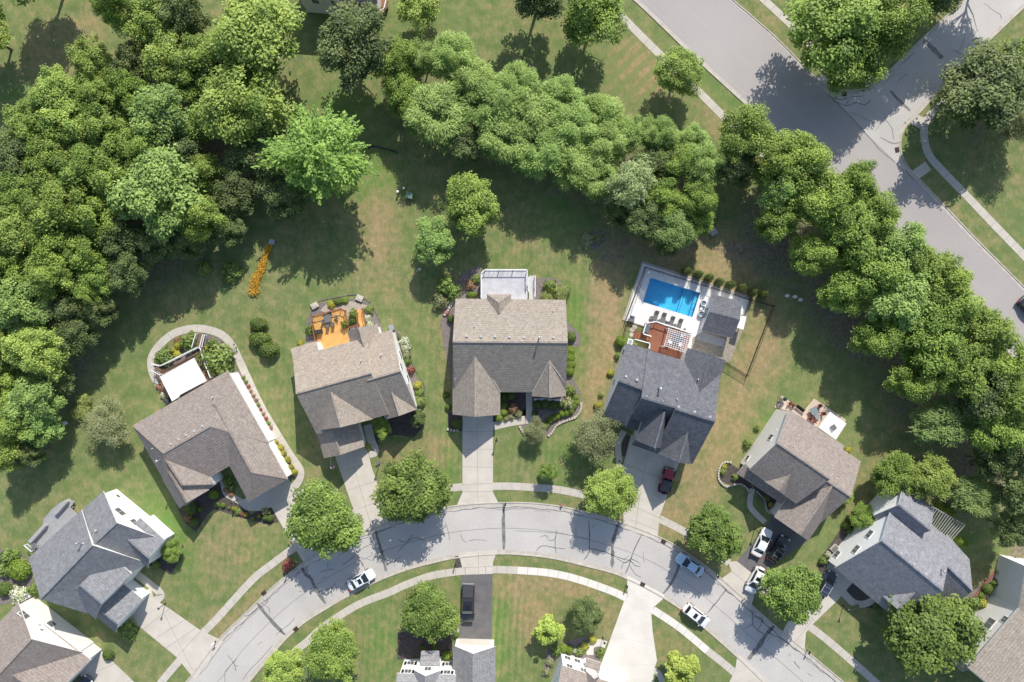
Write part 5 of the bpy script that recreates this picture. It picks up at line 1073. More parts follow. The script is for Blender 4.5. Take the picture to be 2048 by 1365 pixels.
        b = MB(); b.add([(h-1.75, -.72, 1.2), (h-1.75, .72, 1.2), (h-2.0, -.64, 1.78), (h-2.0, .64, 1.78)], [(0, 1, 3, 2), (2, 3, 1, 0)]); add(b, 'windshield', GL)
        b = MB(); cv = [(h-1.98, -.68, 1.2), (h-1.98, .68, 1.2), (-h+.35, -.72, 1.2), (-h+.35, .72, 1.2), (h-2.02, -.62, 1.80), (h-2.02, .62, 1.80), (-h+.5, -.6, 1.84), (-h+.5, .6, 1.84)]
        b.add(cv, [(0, 1, 5, 4), (3, 2, 6, 7), (4, 5, 7, 6), (2, 0, 4, 6), (1, 3, 7, 5)]); add(b, 'soft_top', mat('soft_top', (.05, .05, .055), (.09, .09, .10), 2, .8), bevel=.06)
        for x in (h-.12, -h+.2): b = MB(); b.box((x, 0, .62), (.18, 1.62, .20)); add(b, 'bumper', M_black, bevel=.03)
        b = MB(); b.tube([(-h+.0, 0, 1.05), (-h+.24, 0, 1.05)], .39, 16); add(b, 'spare_wheel', M_tyre)
        b = MB(); b.box((.2, 1.12, .98), (.9, .07, .75), rz=.9); add(b, 'open_door', pm, bevel=.02)
        b = MB(); b.box((h-1.72, 0, 1.17), (.2, 1.4, .05)); add(b, 'cowl', M_black)
        hx = h-.3; zl = .95
    for x in (-h+.92, h-.92):
        for sg in (-1, 1):
            r_ = .33 if kindc == 'sedan' else .39
            b = MB(); y0 = sg*(w_-.20); y1 = sg*(w_+.02); b.tube([(x, y0, r_), (x, y1, r_)], r_, 18); wo = add(b, 'wheel', M_tyre)
            b = MB(); b.tube([(x, y1, r_), (x, y1+sg*.012, r_)], r_*.62, 14); add(b, 'rim', M_rim, wo)
    for sg in (-1, 1):
        b = MB(); b.box((h-hood-.18, sg*(w_+.07), .98 if kindc != 'pickup' else 1.2), (.14, .20, .13)); add(b, 'side_mirror', pm, bevel=.03)
        b = MB(); b.box((hx-.02, sg*w_*.70, zl), (.22, .34, .12)); add(b, 'headlight', WHT_L, bevel=.03)
        b = MB(); b.box((-h+.10, sg*w_*.72, .80), (.18, .34, .13)); add(b, 'tail_light', RED_L, bevel=.02)
    return e
WHITE = paint('white_paint', (.74, .74, .74)); SILV = paint('silver_blue_paint', (.70, .74, .78)); PBLUE = paint('pale_blue_paint', (.50, .66, .78)); BLK = paint('black_paint', (.018, .02, .026)); NAVY = paint('navy_paint', (.03, .04, .07)); REDP = paint('red_paint', (.30, .015, .03))
car('sedan', 'silver-white sedan with a black sunroof parked at the inner kerb', 'car', 722, 1160, 29, SILV, L=4.6, sunroof=True)
car('sedan', 'pale blue sedan parked at the outer kerb under a street tree', 'car', 1380, 1130, 146, PBLUE, L=4.75)
car('crossover', 'pure white crossover with sunroof parked facing down at the inner kerb', 'car', 1392, 1231, -38, WHITE, L=4.65, kindc='suv', Ht=1.58, sunroof=True, hood=1.0, boot=.4)
car('hatchback', 'white hatchback on the driveway apron half under a street tree', 'car', 1511, 1160, -118, WHITE, L=4.4, kindc='suv', Ht=1.55, hood=.95, boot=.35, sunroof=True)
car('sedan', 'white sedan beside the black car on the dark asphalt driveway', 'car', 1524, 1086, 64, WHITE, L=4.7)
car('dark_suv', 'black car with roof rails on the dark asphalt driveway', 'car', 1557, 1098, 58, BLK, L=4.6, kindc='suv', Ht=1.62, rails=True, boot=.4)
car('pickup_truck', 'black pickup truck with covered bed on the lower asphalt driveway', 'pickup truck', 936, 1207, -91, BLK, L=5.8, W=1.98, kindc='pickup')
car('off_roader', 'red off-roader with black soft top and one open door', 'off-roader', 1333, 961, 74, REDP, L=4.2, W=1.7, kindc='jeep')
car('dark_suv', 'navy vehicle with pale roof rails by the blue-grey roofed house', 'car', 1652, 1168, 60, NAVY, L=4.5, kindc='suv', Ht=1.65, rails=2, boot=.4)
car('dark_suv', 'dark car on the main road cut by the right edge', 'car', 2062, 618, -47, BLK, L=4.6)
car('sedan', 'dark car at the bottom left garage, barely inside the frame', 'car', 160, 1378, 50, NAVY, L=4.6)
# ================================================================ POOL AREA
def poly3(o, lst): return [tuple(p) for p in lst]
def patio_slab(name, outer, z, m, hole=None, thick=.2, label=None):
    o = [Vector((p.x, p.y, 0)) for p in PL(outer)]; loops = [o]
    if hole: loops.append([Vector((p.x, p.y, 0)) for p in hole])
    tr = tessellate_polygon(loops); allp = [p for l_ in loops for p in l_]; b = MB(); n = len(allp); b.v = [(p.x, p.y, z) for p in allp]+[(p.x, p.y, z-thick) for p in allp]
    for t in tr:
        a, q, c = t
        if (allp[q]-allp[a]).cross(allp[c]-allp[a]).z < 0: a, c = c, a
        b.f.append((a, q, c)); b.m.append(0)
    k = 0
    for l_ in loops:
        for i in range(len(l_)): j = (i+1) % len(l_); b.f.append((k+i, k+j, k+j+n, k+i+n)); b.m.append(0)
        k += len(l_)
    return tag(b.build(name, m), label, kind='structure')
pool = PL(POOLC)
M_deckw = mat('pool_deck_concrete', (.74, .715, .68), (.66, .64, .60), .6, .8, .04, 9)
PATIO = [(1285, 527), (1499, 597), (1481, 640), (1423, 622), (1402, 665), (1385, 672), (1379, 700), (1330, 690), (1288, 655), (1249, 642)]
patio_slab('pool_deck', [(1285, 527), (1499, 597), (1488, 628), (1404, 664), (1385, 676), (1379, 712), (1330, 702), (1290, 655), (1249, 642)], .06, M_deckw, pool)
b = MB(); b.strip(PL([(1249, 642), (1285, 527), (1499, 597)]), -.38, -.0, -.02, .12); b.strip(PL([(1260, 638), (1291, 541)]), -.06, .06, -.02, .10); tag(b.build('paver_border', M_paver), kind='structure')
b = MB()
for u in (.18, .3, .42, .54, .66, .78, .9):
    a = P(1291, 541).lerp(P(1495, 603), u); q = P(1285, 527).lerp(P(1499, 597), u); b.strip([a+Vector((.2, -.9, 0)), q], -.02, .02, .066)
tag(b.build('pool_deck_joint', M_joint), kind='structure')
e = thing('swimming_pool', 'rectangular blue in-ground swimming pool with steps at its right end', 'swimming pool', tuple(P(1343, 595)))
b = MB(); D = 1.35; bw = [Vector((p.x, p.y, .03)) for p in pool]; fl = [Vector((p.x, p.y, -D)) for p in pool]
b.add(bw+fl, [(4, 5, 6, 7), (0, 1, 5, 4), (1, 2, 6, 5), (2, 3, 7, 6), (3, 0, 4, 7)]); b.f = [f[::-1] for f in b.f]
mv = mat('pool_liner', (.04, .43, .70), (.065, .49, .74), .5, .5, .05, 2)
bo = b.build('basin', mv, e)
ux = (pool[1]-pool[0]); uy = (pool[3]-pool[0])
def pp(u, v, z): return Vector((*(pool[0]+ux*u+uy*v).xy, z))
b = MB()
for (u0, u1, z) in ((.70, .995, -.95), (.93, .99, -.5)):
    q = [pp(u0, .01, 0), pp(u1, .01, 0), pp(u1, .99, 0), pp(u0, .99, 0)]; b.prism(q, -D+.01, z)
b.build('step', mat('pool_step_liner', (.065, .50, .74), None, 2, .5), e)
b = MB()
for u in (.70, .745, .93): b.bar(pp(u, .02, -.945 if u < .9 else -.49), pp(u, .98, -.945 if u < .9 else -.49), .06, .02)
b.build('step_edge', mat('dark_blue_line', (.01, .10, .30), None, 2), e)
b = MB(); b.add([Vector((p.x, p.y, -.06)) for p in pool], [(3, 2, 1, 0)])
wm = bpy.data.materials.new('pool_water'); wm.use_nodes = True; n = wm.node_tree.nodes; l = wm.node_tree.links
tb = n.new('ShaderNodeBsdfTransparent'); tb.inputs[0].default_value = (.88, .97, 1.0, 1); gb = n.new('ShaderNodeBsdfGlossy'); gb.inputs['Roughness'].default_value = .04; fr = n.new('ShaderNodeValue'); fr.outputs[0].default_value = .045
ms = n.new('ShaderNodeMixShader'); l.new(fr.outputs[0], ms.inputs[0]); l.new(tb.outputs[0], ms.inputs[1]); l.new(gb.outputs[0], ms.inputs[2]); l.new(ms.outputs[0], n['Material Output'].inputs[0])
no = n.new('ShaderNodeTexNoise'); no.inputs['Scale'].default_value = 2; bp = n.new('ShaderNodeBump'); bp.inputs['Strength'].default_value = .35; l.new(no.outputs[0], bp.inputs['Height']); l.new(bp.outputs[0], gb.inputs['Normal'])
b.build('water', wm, e)
b = MB()
for (x, y) in ((1395, 598), (1392, 606)):
    c = P(x, y, .1); b.tube([c, c+Vector((0, 0, .75)), c+Vector((-.35, -.1, .85)), c+Vector((-.75, -.2, .3))], .03, 6)
b.build('ladder_rail', M_steel, e)
b = MB(); b.strip([p for p in pool]+[pool[0]], -.16, .0, .0, .075); b.build('coping', M_deckw, e)
# fence
def fence(name, label, pts, ht, m, pick=.13, z=0, rails=(.12, .95), post=.07, pr=.012, cat='fence'):
    c = [P(*p, z) if not isinstance(p, Vector) else p for p in pts]; e = thing(name, label, cat, tuple(c[0]))
    b = MB(); pk = MB()
    for a, q in zip(c, c[1:]):
        L = (q-a).length
        for r_ in rails: b.bar(a+Vector((0, 0, ht*r_)), q+Vector((0, 0, ht*r_)), .045, .045)
        n_ = int(L/pick)
        for i in range(1, n_): s = a.lerp(q, i/n_); pk.box(s+Vector((0, 0, ht*.5)), (pr*2, pr*2, ht*.95))
        for i in range(max(1, int(L/2.3))+1):
            s = a.lerp(q, i/max(1, int(L/2.3))); o = MB(); o.box(s+Vector((0, 0, ht*.52)), (post, post, ht*1.04)); o.build('post', m, e)
    b.build('rail', m, e); pk.build('picket', m, e); return e
fence('pool_fence', 'black metal fence around the swimming pool and gravel yard', [(1250, 641), (1289, 536), (1497, 600), (1545, 613), (1492, 752), (1450, 726)], 1.3, M_black)
fence('pool_fence', 'short black metal fence from the charcoal house to the pool deck', [(1245, 676), (1253, 643), (1290, 655)], 1.3, M_black)
# furniture
def lounger(label, px, py, ang, first=[None]):
    p = P(px, py, .35)
    if first[0] is None:
        e = thing('sun_lounger', label, 'sun lounger', (0, 0, 0), 'grey sun loungers by the pool'); first[0] = e
        b = MB(); b.box((.28, 0, .32), (1.3, .66, .08)); b.build('seat', M_grey, e, bevel=.02)
        b = MB(); b.box((-.62, 0, .50), (.75, .66, .07), M=Matrix.Rotation(R(28), 4, 'Y')); b.build('backrest', M_grey, e, bevel=.02)
        for x in (-.7, .8):
            for y in (-.28, .28): b = MB(); b.box((x, y, .15), (.05, .05, .30)); b.build('leg', M_black, e)
    else: e = copy_tree(first[0]); e['label'] = label
    e.location = (p.x, p.y, .06); e.rotation_euler = (0, 0, R(ang))
for j, (x, y) in enumerate([(1311, 634), (1326, 638), (1343, 645), (1359, 650)]):
    lounger('grey sun lounger by the pool edge, %s from the left' % ORD[j], x, y, -106)
def small_table(name, label, px, py, s, ht, m, z=.06, rz=.3, cat='side table', group=None, mt=None, rnd_=False):
    p = P(px, py, ht); e = thing(name, label, cat, (p.x, p.y, z), group, rz)
    b = MB()
    if rnd_: b.lathe((p.x, p.y, z+ht-.04), [(s/2, 0), (s/2, .04)], 20)
    else: b.box((p.x, p.y, z+ht-.02), (s, s, .04), rz)
    b.build('table_top', mt or m, e, bevel=.01)
    for a in (1, 3, 5, 7):
        q = Vector((math.cos(rz+a*math.pi/4), math.sin(rz+a*math.pi/4), 0))*s*.45; b = MB(); b.box(p+q+Vector((0, 0, -ht/2+z-.02)), (.05, .05, ht-.04), rz); b.build('leg', m, e)
    return e
small_table('side_table', 'small grey side table left of the leftmost lounger', 1303, 636, .5, .4, M_grey)
small_table('side_table', 'small grey side table between the first two loungers', 1318, 642, .45, .4, M_grey)
small_table('side_table', 'small grey side table left of the rightmost lounger', 1350, 651, .45, .4, M_grey)
small_table('side_table', 'small grey side table alone right of the loungers', 1369, 660, .42, .4, M_grey)
small_table('side_table', 'round grey side table between the middle loungers with dark items', 1336, 639, .7, .45, M_black, rnd_=True, mt=M_trim)
def patio_chair(label, px, py, ang, m, z=.06, group=None, cache={}):
    p = P(px, py, .45+z)
    if m.name not in cache:
        e = thing('patio_chair', label, 'chair', (0, 0, 0), group); cache[m.name] = e
        b = MB(); b.box((0, 0, .43), (.50, .52, .06)); b.build('seat', m, e, bevel=.015)
        b = MB(); b.box((-.27, 0, .72), (.06, .50, .55), M=Matrix.Rotation(R(-10), 4, 'Y')); b.build('backrest', m, e, bevel=.015)
        for s in (-1, 1): b = MB(); b.box((0, s*.27, .62), (.46, .045, .03)); b.build('armrest', m, e)
        for x in (-.21, .21):
            for y in (-.22, .22): b = MB(); b.box((x, y, .2), (.035, .035, .42)); b.build('leg', m, e)
    else:
        e = copy_tree(cache[m.name]); e['label'] = label
        if group: e['group'] = group
    e.location = (p.x, p.y, z); e.rotation_euler = (0, 0, R(ang)); return e
M_whitech = mat('white_plastic', (.72, .73, .75), None, 3, .4)
def tub(label, x, y):
    c = P(x, y, .4); e = thing('tub_chair', label, 'chair', (c.x, c.y, .06), 'round white tub chairs')
    b = MB(); b.lathe((c.x, c.y, .06), [(.38, 0), (.48, .25), (.46, .62), (.40, .62), (.36, .34)], 20); b.build('shell', M_whitech, e, smooth=True)
    b = MB(); b.lathe((c.x+.03, c.y+.05, .34), [(.33, 0), (.33, .1), (.28, .13)], 18); b.build('cushion', mat('slate_cushion', (.16, .20, .26), None, 3, .8), e)
tub('round white tub chair with slate cushion, upper one beside the pool house', 1407, 607); tub('round white tub chair with slate cushion, lower one beside the pool house', 1402, 628)
small_table('side_table', 'small round white table between the two tub chairs', 1402.5, 618, .45, .45, M_whitech, rnd_=True)
c = P(1269, 622, .5); e = thing('storage_box', 'long pale storage box at the left end of the pool deck', 'storage box', (c.x, c.y, .06))
b = MB(); b.box((c.x, c.y, .33), (.75, 1.7, .54), -.28); b.build('box_body', M_greydeck, e, bevel=.02); b = MB(); b.box((c.x, c.y, .63), (.8, 1.76, .06), -.28); b.build('lid', M_whitech, e, bevel=.02)
c = P(1262, 642, .4); b = MB(); b.box((c.x, c.y, .35), (.9, .5, .7), -.28); b.box((c.x, c.y, .72), (.8, .4, .06), -.28); tag(b.build('pool_equipment', M_grey, bevel=.03), 'grey pool equipment cabinet below the pale storage box', 'pool equipment')
c = P(1294, 546, .3); b = MB(); b.tube([c+Vector((0, 0, -.25)), c+Vector((0, 0, 1.0))], .05, 8); b.lathe(c+Vector((0, 0, -.3)), [(.25, 0), (.25, .08), (.08, .12)], 14); b.lathe(c+Vector((0, 0, 1.0)), [(.06, 0), (.22, .1), (.16, .9), (.03, 1.2)], 12); tag(b.build('closed_parasol', M_trim), 'closed white parasol at the top left corner of the pool', 'parasol')
for j, (x, y) in enumerate([(1273.5, 646.5), (1269.5, 654), (1264.5, 660), (1263.5, 669.5)]):
    c = P(x, y); b = MB(); b.lathe((c.x, c.y, 0), [(.42, 0), (.40, .05)], 14, sx=1, sy=.85); tag(b.build('stepping_stone', M_stone), 'round pale stepping stone left of the red-brown deck, %s from the top' % ORD[j], 'stepping stone', 'stepping stones by the pool')
def condenser(label, x, y, s=.85, rz=0, rm=M_trim):
    c = P(x, y, .6); e = thing('air_conditioner', label, 'air conditioner', (c.x, c.y, 0)); b = MB(); b.box((c.x, c.y, .4), (s, s, .8), rz); b.build('casing', rm, e, bevel=.04)
    b = MB(); b.lathe((c.x, c.y, .805), [(s*.40, 0), (s*.40, .02), (s*.12, .03)], 18); b.build('fan_grille', M_steel, e)
condenser('white air conditioner at the back left corner of the charcoal house', 1260, 684, .85, -.25)
condenser('grey air conditioner at the top of the white wall, taupe-roofed house', 783, 656, .85, .2, M_steel)
condenser('white air conditioner between the hydrangea and beige bottom left house', 55, 1192, .75, .4)
condenser('white air conditioner at the top corner of the bottom right house', 2038, 1141, .85, .5)
# ================================================================ DECKS
def railing(e, pts, z, ht=1.0, m=M_trim, capw=.14, close=False, pick=.16, px=True, mp=None):
    c = [P(p[0], p[1], z) if px else p for p in pts]
    if close: c.append(c[0])
    b = MB(); k = MB()
    for a, q in zip(c, c[1:]):
        b.bar(a+Vector((0, 0, ht)), q+Vector((0, 0, ht)), capw, .05); b.bar(a+Vector((0, 0, .12)), q+Vector((0, 0, .12)), .05, .08)
        L = (q-a).length; n_ = max(1, int(L/pick))
        for i in range(1, n_): s = a.lerp(q, i/n_); k.box(s+Vector((0, 0, ht*.52)), (.03, .03, ht*.85))
        n2 = max(1, round(L/1.9))
        for i in range(n2+1): s = a.lerp(q, i/n2); b.box(s+Vector((0, 0, ht*.5)), (.1, .1, ht+.06))
    b.build('railing', m, e)
    if k.v: k.build('baluster', mp or m, e)
def deck(label, poly, z, m, ang, skirt=None, cat='deck', bw=.14, gap=True):
    c = P(poly[0][0], poly[0][1], z); e = thing('deck', label, cat, (c.x, c.y, 0))
    b = MB(); b.prism(PL(poly, z), z-.22, z); b.build('platform', m, e)
    # board joints
    j = MB(); pts = [Vector((p.x, p.y)) for p in PL(poly, z)]; d = Vector((math.cos(R(ang)), math.sin(R(ang)))); nn = Vector((-d.y, d.x))
    lo = min(p.dot(nn) for p in pts); hi = max(p.dot(nn) for p in pts); t = lo+bw
    while t < hi:
        xs = []
        for i in range(len(pts)):
            a, q = pts[i], pts[(i+1) % len(pts)]; da, dq = a.dot(nn)-t, q.dot(nn)-t
            if da*dq < 0: s = a.lerp(q, da/(da-dq)); xs.append(s.dot(d))
        xs.sort()
        for a, q in zip(xs[::2], xs[1::2]):
            s, f_ = d*a+nn*t, d*q+nn*t; j.strip([(s.x, s.y), (f_.x, f_.y)], -.008, .008, z+.004)
        t += bw
    j.build('board_gap', M_black if not gap else mat('dark_gap', (.05, .035, .03), None, 3), e)
    if z > .5:
        lg = MB()
        for p in inset([Vector((q.x, q.y, 0)) for q in PL(poly, z)], .2): lg.box((p.x, p.y, z/2-.1), (.14, .14, z-.2))
        lg.build('support_post', m, e)
    return e
def steps(e, px, py, z, n, wd, ang, m, tread=.28):
    """stairs going down from (px,py) in direction ang"""
    d = Vector((math.cos(R(ang)), math.sin(R(ang)), 0)); p = P(px, py, z); p.z = 0
    for i in range(n):
        b = MB(); h_ = z*(1-(i+1)/(n+1)); b.box(p+d*(tread*(i+.5))+Vector((0, 0, h_-.03)), (tread-.03, wd, .05), R(ang)); b.build('stair_tread', m, e)
# orange deck
OD = [(627, 631), (684, 615), (690, 618), (698, 651), (697, 683), (642, 701), (634, 680), (626, 640)]
e = deck('orange stained wooden deck behind the taupe-roofed house', [(627, 634), (683, 618), (691, 622), (697, 655), (699, 684), (641, 706), (634, 680), (626, 645)], 1.0, M_orange, 16)
RD = mat('rust_stain_rail', (.30, .10, .035), None, 3, .6)
railing(e, [(634, 682), (626, 645), (627, 634), (683, 618), (691, 622), (697, 652)], 1.0, .95, RD, .12, pick=.3)
e = deck('orange wooden steps beside the planter of the orange deck', [(713, 621), (726, 618), (732, 650), (719, 656)], .55, M_orange, 16)
railing(e, [(713, 621), (719, 656)], .55, .9, RD, .1, pick=.4); railing(e, [(726, 618), (732, 650)], .55, .9, RD, .1, pick=.4); railing(e, [(700, 655), (719, 650)], .55, .9, RD, .1, pick=.4)
small_table('patio_table', 'dining table on the orange deck', 658.5, 638, 1.15, .72, M_redwood, 1.0, .28, 'table', mt=M_grey)
for j, (x, y, a, w_) in enumerate([(651, 633, -30, 'upper left'), (660, 629, -75, 'top'), (672, 635, 195, 'right'), (655, 651, 100, 'bottom left'), (665, 648, 110, 'bottom right'), (648, 643, 15, 'left')]):
    patio_chair('grey chair at the %s of the table on the orange deck' % w_, x, y, a, M_grey, 1.0, 'chairs around the orange deck table')
c = P(636, 664, 1.6); e = thing('barbecue_grill', 'black covered barbecue grill on the left of the orange deck', 'grill', (c.x, c.y, 1.0)); b = MB(); b.box((c.x, c.y, 1.45), (1.2, .62, .9), .2); b.build('cover', mat('black_cover', (.03, .03, .032), None, 3, .8), e, bevel=.08)
# ranch deck, ramp and cover
e = deck('brown deck with white railings inside the ring path', [(312, 733), (326, 742), (400, 702), (404, 706), (414, 748), (425, 755), (418, 770), (395, 765), (330, 795), (322, 770), (308, 742)], .9, M_brown, 28)
railing(e, [(309, 728), (326, 732), (400, 695), (388, 700)][:3], .9, 1.0, M_trim, .14, pick=.25); railing(e, [(406, 697), (412, 720), (426, 755)], .9, 1.0, M_trim, .14, pick=.25); railing(e, [(309, 740), (326, 750)], .9, 1.0, M_trim, .12)
e = deck('wooden ramp walk with white rails at the top of the ring path deck', [(396, 668), (409, 668), (404, 696), (389, 696)], .6, M_brown, 75)
railing(e, [(397, 668), (389, 695)], .6, 1.0, M_trim, .12, pick=.3); railing(e, [(411, 670), (404, 697)], .6, 1.0, M_trim, .12, pick=.3); railing(e, [(414, 671), (409, 694)], .6, .95, M_trim, .1, pick=.3)
e = thing('patio_cover', 'flat white patio cover behind the rosy hipped roof', 'patio cover', tuple(P(365, 770)))
b = MB(); b.prism(PL([(320, 755), (388, 717), (413, 762), (360, 790), (357, 795), (344, 803)], 2.8), 2.68, 2.8); b.build('roof_panel', M_cloth, e)
b = MB(); b.prism(PL([(319, 754.5), (388.5, 716), (389, 718.5), (321, 757)], 2.84), 2.7, 2.84); b.build('gutter', M_trim, e)
for x, y in ((323, 757), (386, 720), (346, 798)): b = MB(); c = P(x, y, 2.6); b.box((c.x, c.y, 1.3), (.14, .14, 2.7)); b.build('post', M_trim, e)
patio_chair('dark wicker chair at the right on the brown ring path deck', 402, 727, 200, M_grey, .9)
c = P(335, 802, .5); b = MB(); b.lathe((c.x, c.y, 0), [(.34, 0), (.42, .9), (.45, .95), (.36, 1.05), (.05, 1.12)], 14); tag(b.build('rubbish_bin', mat('dark_plastic', (.05, .055, .065), None, 3, .5), smooth=False), 'dark round bin beside the white patio cover', 'rubbish bin')
for j, (x, y, r_) in enumerate([(318, 774, .45), (324, 783, .35), (331, 788, .3)]):
    c = P(x, y); b = MB(); b.lathe((c.x, c.y, 0), [(r_, 0), (r_*.9, .25), (r_*.4, .4)], 7, sx=1.2); tag(b.build('boulder', M_brick), 'brownish boulder left of the white patio cover, %s from the top' % ORD[j], 'boulder', 'boulders beside the patio cover')
# pale deck centre
e = deck('weathered pale raised deck behind the centre house', [(963, 548), (970, 541), (1054, 541), (1054, 600), (963, 600)], 1.9, M_paledeck, 90)
railing(e, [(963, 597), (963, 548), (970, 541), (1054, 541), (1054, 572)], 1.9, 1.0, M_trim, .14, pick=.7, mp=M_trim)
e2 = thing('deck_stairs', 'pale stairs and landing at the right of the weathered deck', 'stairs', tuple(P(1050, 580)))
steps(e2, 1049, 558, 1.9, 9, 1.0, -90, M_trim, .32)
b = MB(); b.prism(PL([(1058, 552), (1070, 552), (1070, 600), (1058, 600)], .25), .05, .25); b.build('landing', M_paledeck, e2)
railing(e2, [(1070, 552), (1070, 594)], .25, 1.0, M_trim, .12, pick=.4); railing(e2, [(1057, 556), (1057, 584)], 1.2, 1.0, M_trim, .12, pick=.4)
# red-brown deck with pergola
e = deck('red-brown deck between the charcoal house and the pool', [(1290, 647), (1310, 645), (1382, 668), (1366, 722), (1300, 700), (1303, 690), (1284, 672)], 1.1, M_redwood, -60, bw=.16)
railing(e, [(1300, 673), (1284, 668), (1290, 647), (1310, 644), (1382, 667)], 1.1, .95, M_trim, .16, pick=.4, mp=M_black); railing(e, [(1268, 679), (1298, 687), (1297, 697)], .6, .9, M_trim, .13, pick=.4); railing(e, [(1382, 668), (1369, 722)], 1.1, .95, M_trim, .14, pick=.4)
steps(e, 1290, 674, 1.1, 5, 1.2, 163, M_redwood, .34)
b = MB(); b.prism(PL([(1322, 694), (1356, 705), (1354, 716), (1320, 706)], 1.2), 1.1, 1.2); b.build('lower_platform', M_redwood, e)
e = thing('pergola', 'white square-grid pergola over the red-brown deck', 'pergola', tuple(P(1358, 683)))
Q = [P(x, y, 3.6) for x, y in ((1338, 657), (1381, 669), (1373, 708), (1328, 693))]
for i in range(11):
    u = i/10; b = MB(); b.bar(Q[0].lerp(Q[1], u), Q[3].lerp(Q[2], u), .07, .14); b.build('rafter', M_trim, e)
for i in range(10):
    u = .04+.92*i/9; b = MB(); b.bar(Q[0].lerp(Q[3], u)+Vector((0, 0, .13)), Q[1].lerp(Q[2], u)+Vector((0, 0, .13)), .06, .09); b.build('purlin', M_trim, e)
for q in Q: b = MB(); b.box((q.x, q.y, 2.3), (.15, .15, 2.5)); b.build('post', M_trim, e)
small_table('patio_table', 'dark table under the white grid pergola', 1352, 676, 1.3, .72, M_black, 1.1, .3, 'table', mt=mat('dark_glass_top', (.03, .05, .08), None, 3, .1))
for j, (x, y, a, w_) in enumerate([(1340, 684, 40, 'lower left'), (1360, 688, 110, 'lower right'), (1364, 671, 200, 'upper right')]): patio_chair('white chair under the grid pergola, %s of its table' % w_, x, y, a, M_whitech, 1.1, 'white chairs under the pergola')
c = P(1294, 658, 1.6); b = MB(); b.box((c.x, c.y, 1.55), (.75, 1.35, .9), -.28); tag(b.build('covered_grill', mat('grey_cover', (.11, .125, .13), None, 3, .7), bevel=.08), 'grey covered grill in the corner of the red-brown deck', 'grill')
# porch slab in front of pool house
sheet('pool_house_porch', [(1399, 663), (1450, 680), (1447, 695), (1391, 679)], .05, M_greydeck)
c = P(1489, 645, 2.0); e = thing('lean_to', 'small white lean-to on the right side of the pool house', 'lean-to', (c.x, c.y, 0)); b = MB(); b.prism(PL([(1479, 631), (1493, 634), (1487, 660), (1474, 656)], 2.2), 2.1, 2.2); b.build('roof', M_trim, e)
for x, y in ((1491, 636), (1486, 657)): b = MB(); q = P(x, y, 2.1); b.box((q.x, q.y, 1.05), (.1, .1, 2.1)); b.build('post', M_trim, e)
# patio with canopy
sheet('tan_patio', [(1557, 801), (1563.7, 791), (1606, 824), (1628, 797.5), (1692, 840), (1672, 878), (1640, 860), (1600, 833), (1575, 822), (1548, 815)], .05, mat('peach_patio', (.56, .45, .36), (.48, .38, .30), 1, .85, .1, 6))
e = thing('canopy_tent', 'square white canopy with a small grey vent on the tan patio', 'canopy', tuple(P(1665, 852)))
cq = [P(x, y, 2.5) for x, y in ((1660, 824), (1693, 847.8), (1671.8, 880), (1637.5, 855.5))]; ap = P(1667, 855, 2.95)
b = MB(); b.add(cq+[ap]+[p-Vector((0, 0, .22)) for p in cq], [(1, 0, 4), (2, 1, 4), (3, 2, 4), (0, 3, 4), (0, 1, 6, 5), (1, 2, 7, 6), (2, 3, 8, 7), (3, 0, 5, 8)]); b.f = [f[::-1] for f in b.f[:4]]+b.f[4:]; b.build('fabric_roof', M_cloth, e)
for p in cq: b = MB(); b.box((p.x, p.y, 1.2), (.07, .07, 2.4)); b.build('post', M_steel, e)
b = MB(); b.box(ap+Vector((0, 0, .03)), (.75, .75, .08), .6); b.build('vent', M_grey, e)
small_table('patio_table', 'glass patio table among maroon chairs on the tan patio', 1628, 822, 1.1, .72, M_redmetal, .05, .5, 'table', mt=mat('green_glass', (.20, .25, .25), None, 3, .15)); small_table('patio_table', 'smaller low patio table beside the white canopy', 1635, 833, .8, .5, M_redmetal, .05, .5, 'table', mt=M_steel)
for j, (x, y, a, w_) in enumerate([(1639, 813, 220, 'top'), (1622, 832, 60, 'left'), (1622, 839, 45, 'lowest left'), (1645, 828, 190, 'right'), (1629, 842, 80, 'bottom')]): patio_chair('maroon patio chair on the tan patio, the %s one' % w_, x, y, a, M_redmetal, .05, 'maroon chairs on the tan patio')
for j, (x, y, a) in enumerate([(1581, 808, -60), (1587, 812, -55), (1562, 800, 10), (1563, 809, 30)]): patio_chair('folded-looking chair near the kettle grill, %s' % ['left of the maroon pair', 'right of the pair', 'upper grey', 'lower grey'][j], x, y, a, [M_redmetal, M_redmetal, M_grey, M_grey][j], .05)
c = P(1570, 799, .8); e = thing('kettle_grill', 'round black kettle grill at the back patio corner', 'grill', (c.x, c.y, .05)); b = MB(); b.lathe((c.x, c.y, .55), [(.12, 0), (.3, .15), (.32, .28), (.25, .42), (.05, .5)], 16); b.build('bowl', GL, e, smooth=True)
for k_ in range(3): b = MB(); q = Vector((math.cos(k_*2.1), math.sin(k_*2.1), 0)); b.bar(Vector((c.x, c.y, .6))+q*.15, Vector((c.x, c.y, .05))+q*.35, .03, .03); b.build('leg', M_black, e)
c = P(1600, 818, .4); e = thing('garden_bench', 'dark narrow bench at the edge of the tan patio', 'bench', (c.x, c.y, .05)); b = MB(); b.box((c.x, c.y, .45), (1.5, .4, .06), -.66); b.build('seat', M_black, e); b = MB(); b.box((c.x+.15, c.y+.18, .7), (1.5, .05, .4), -.66); b.build('backrest', M_black, e)
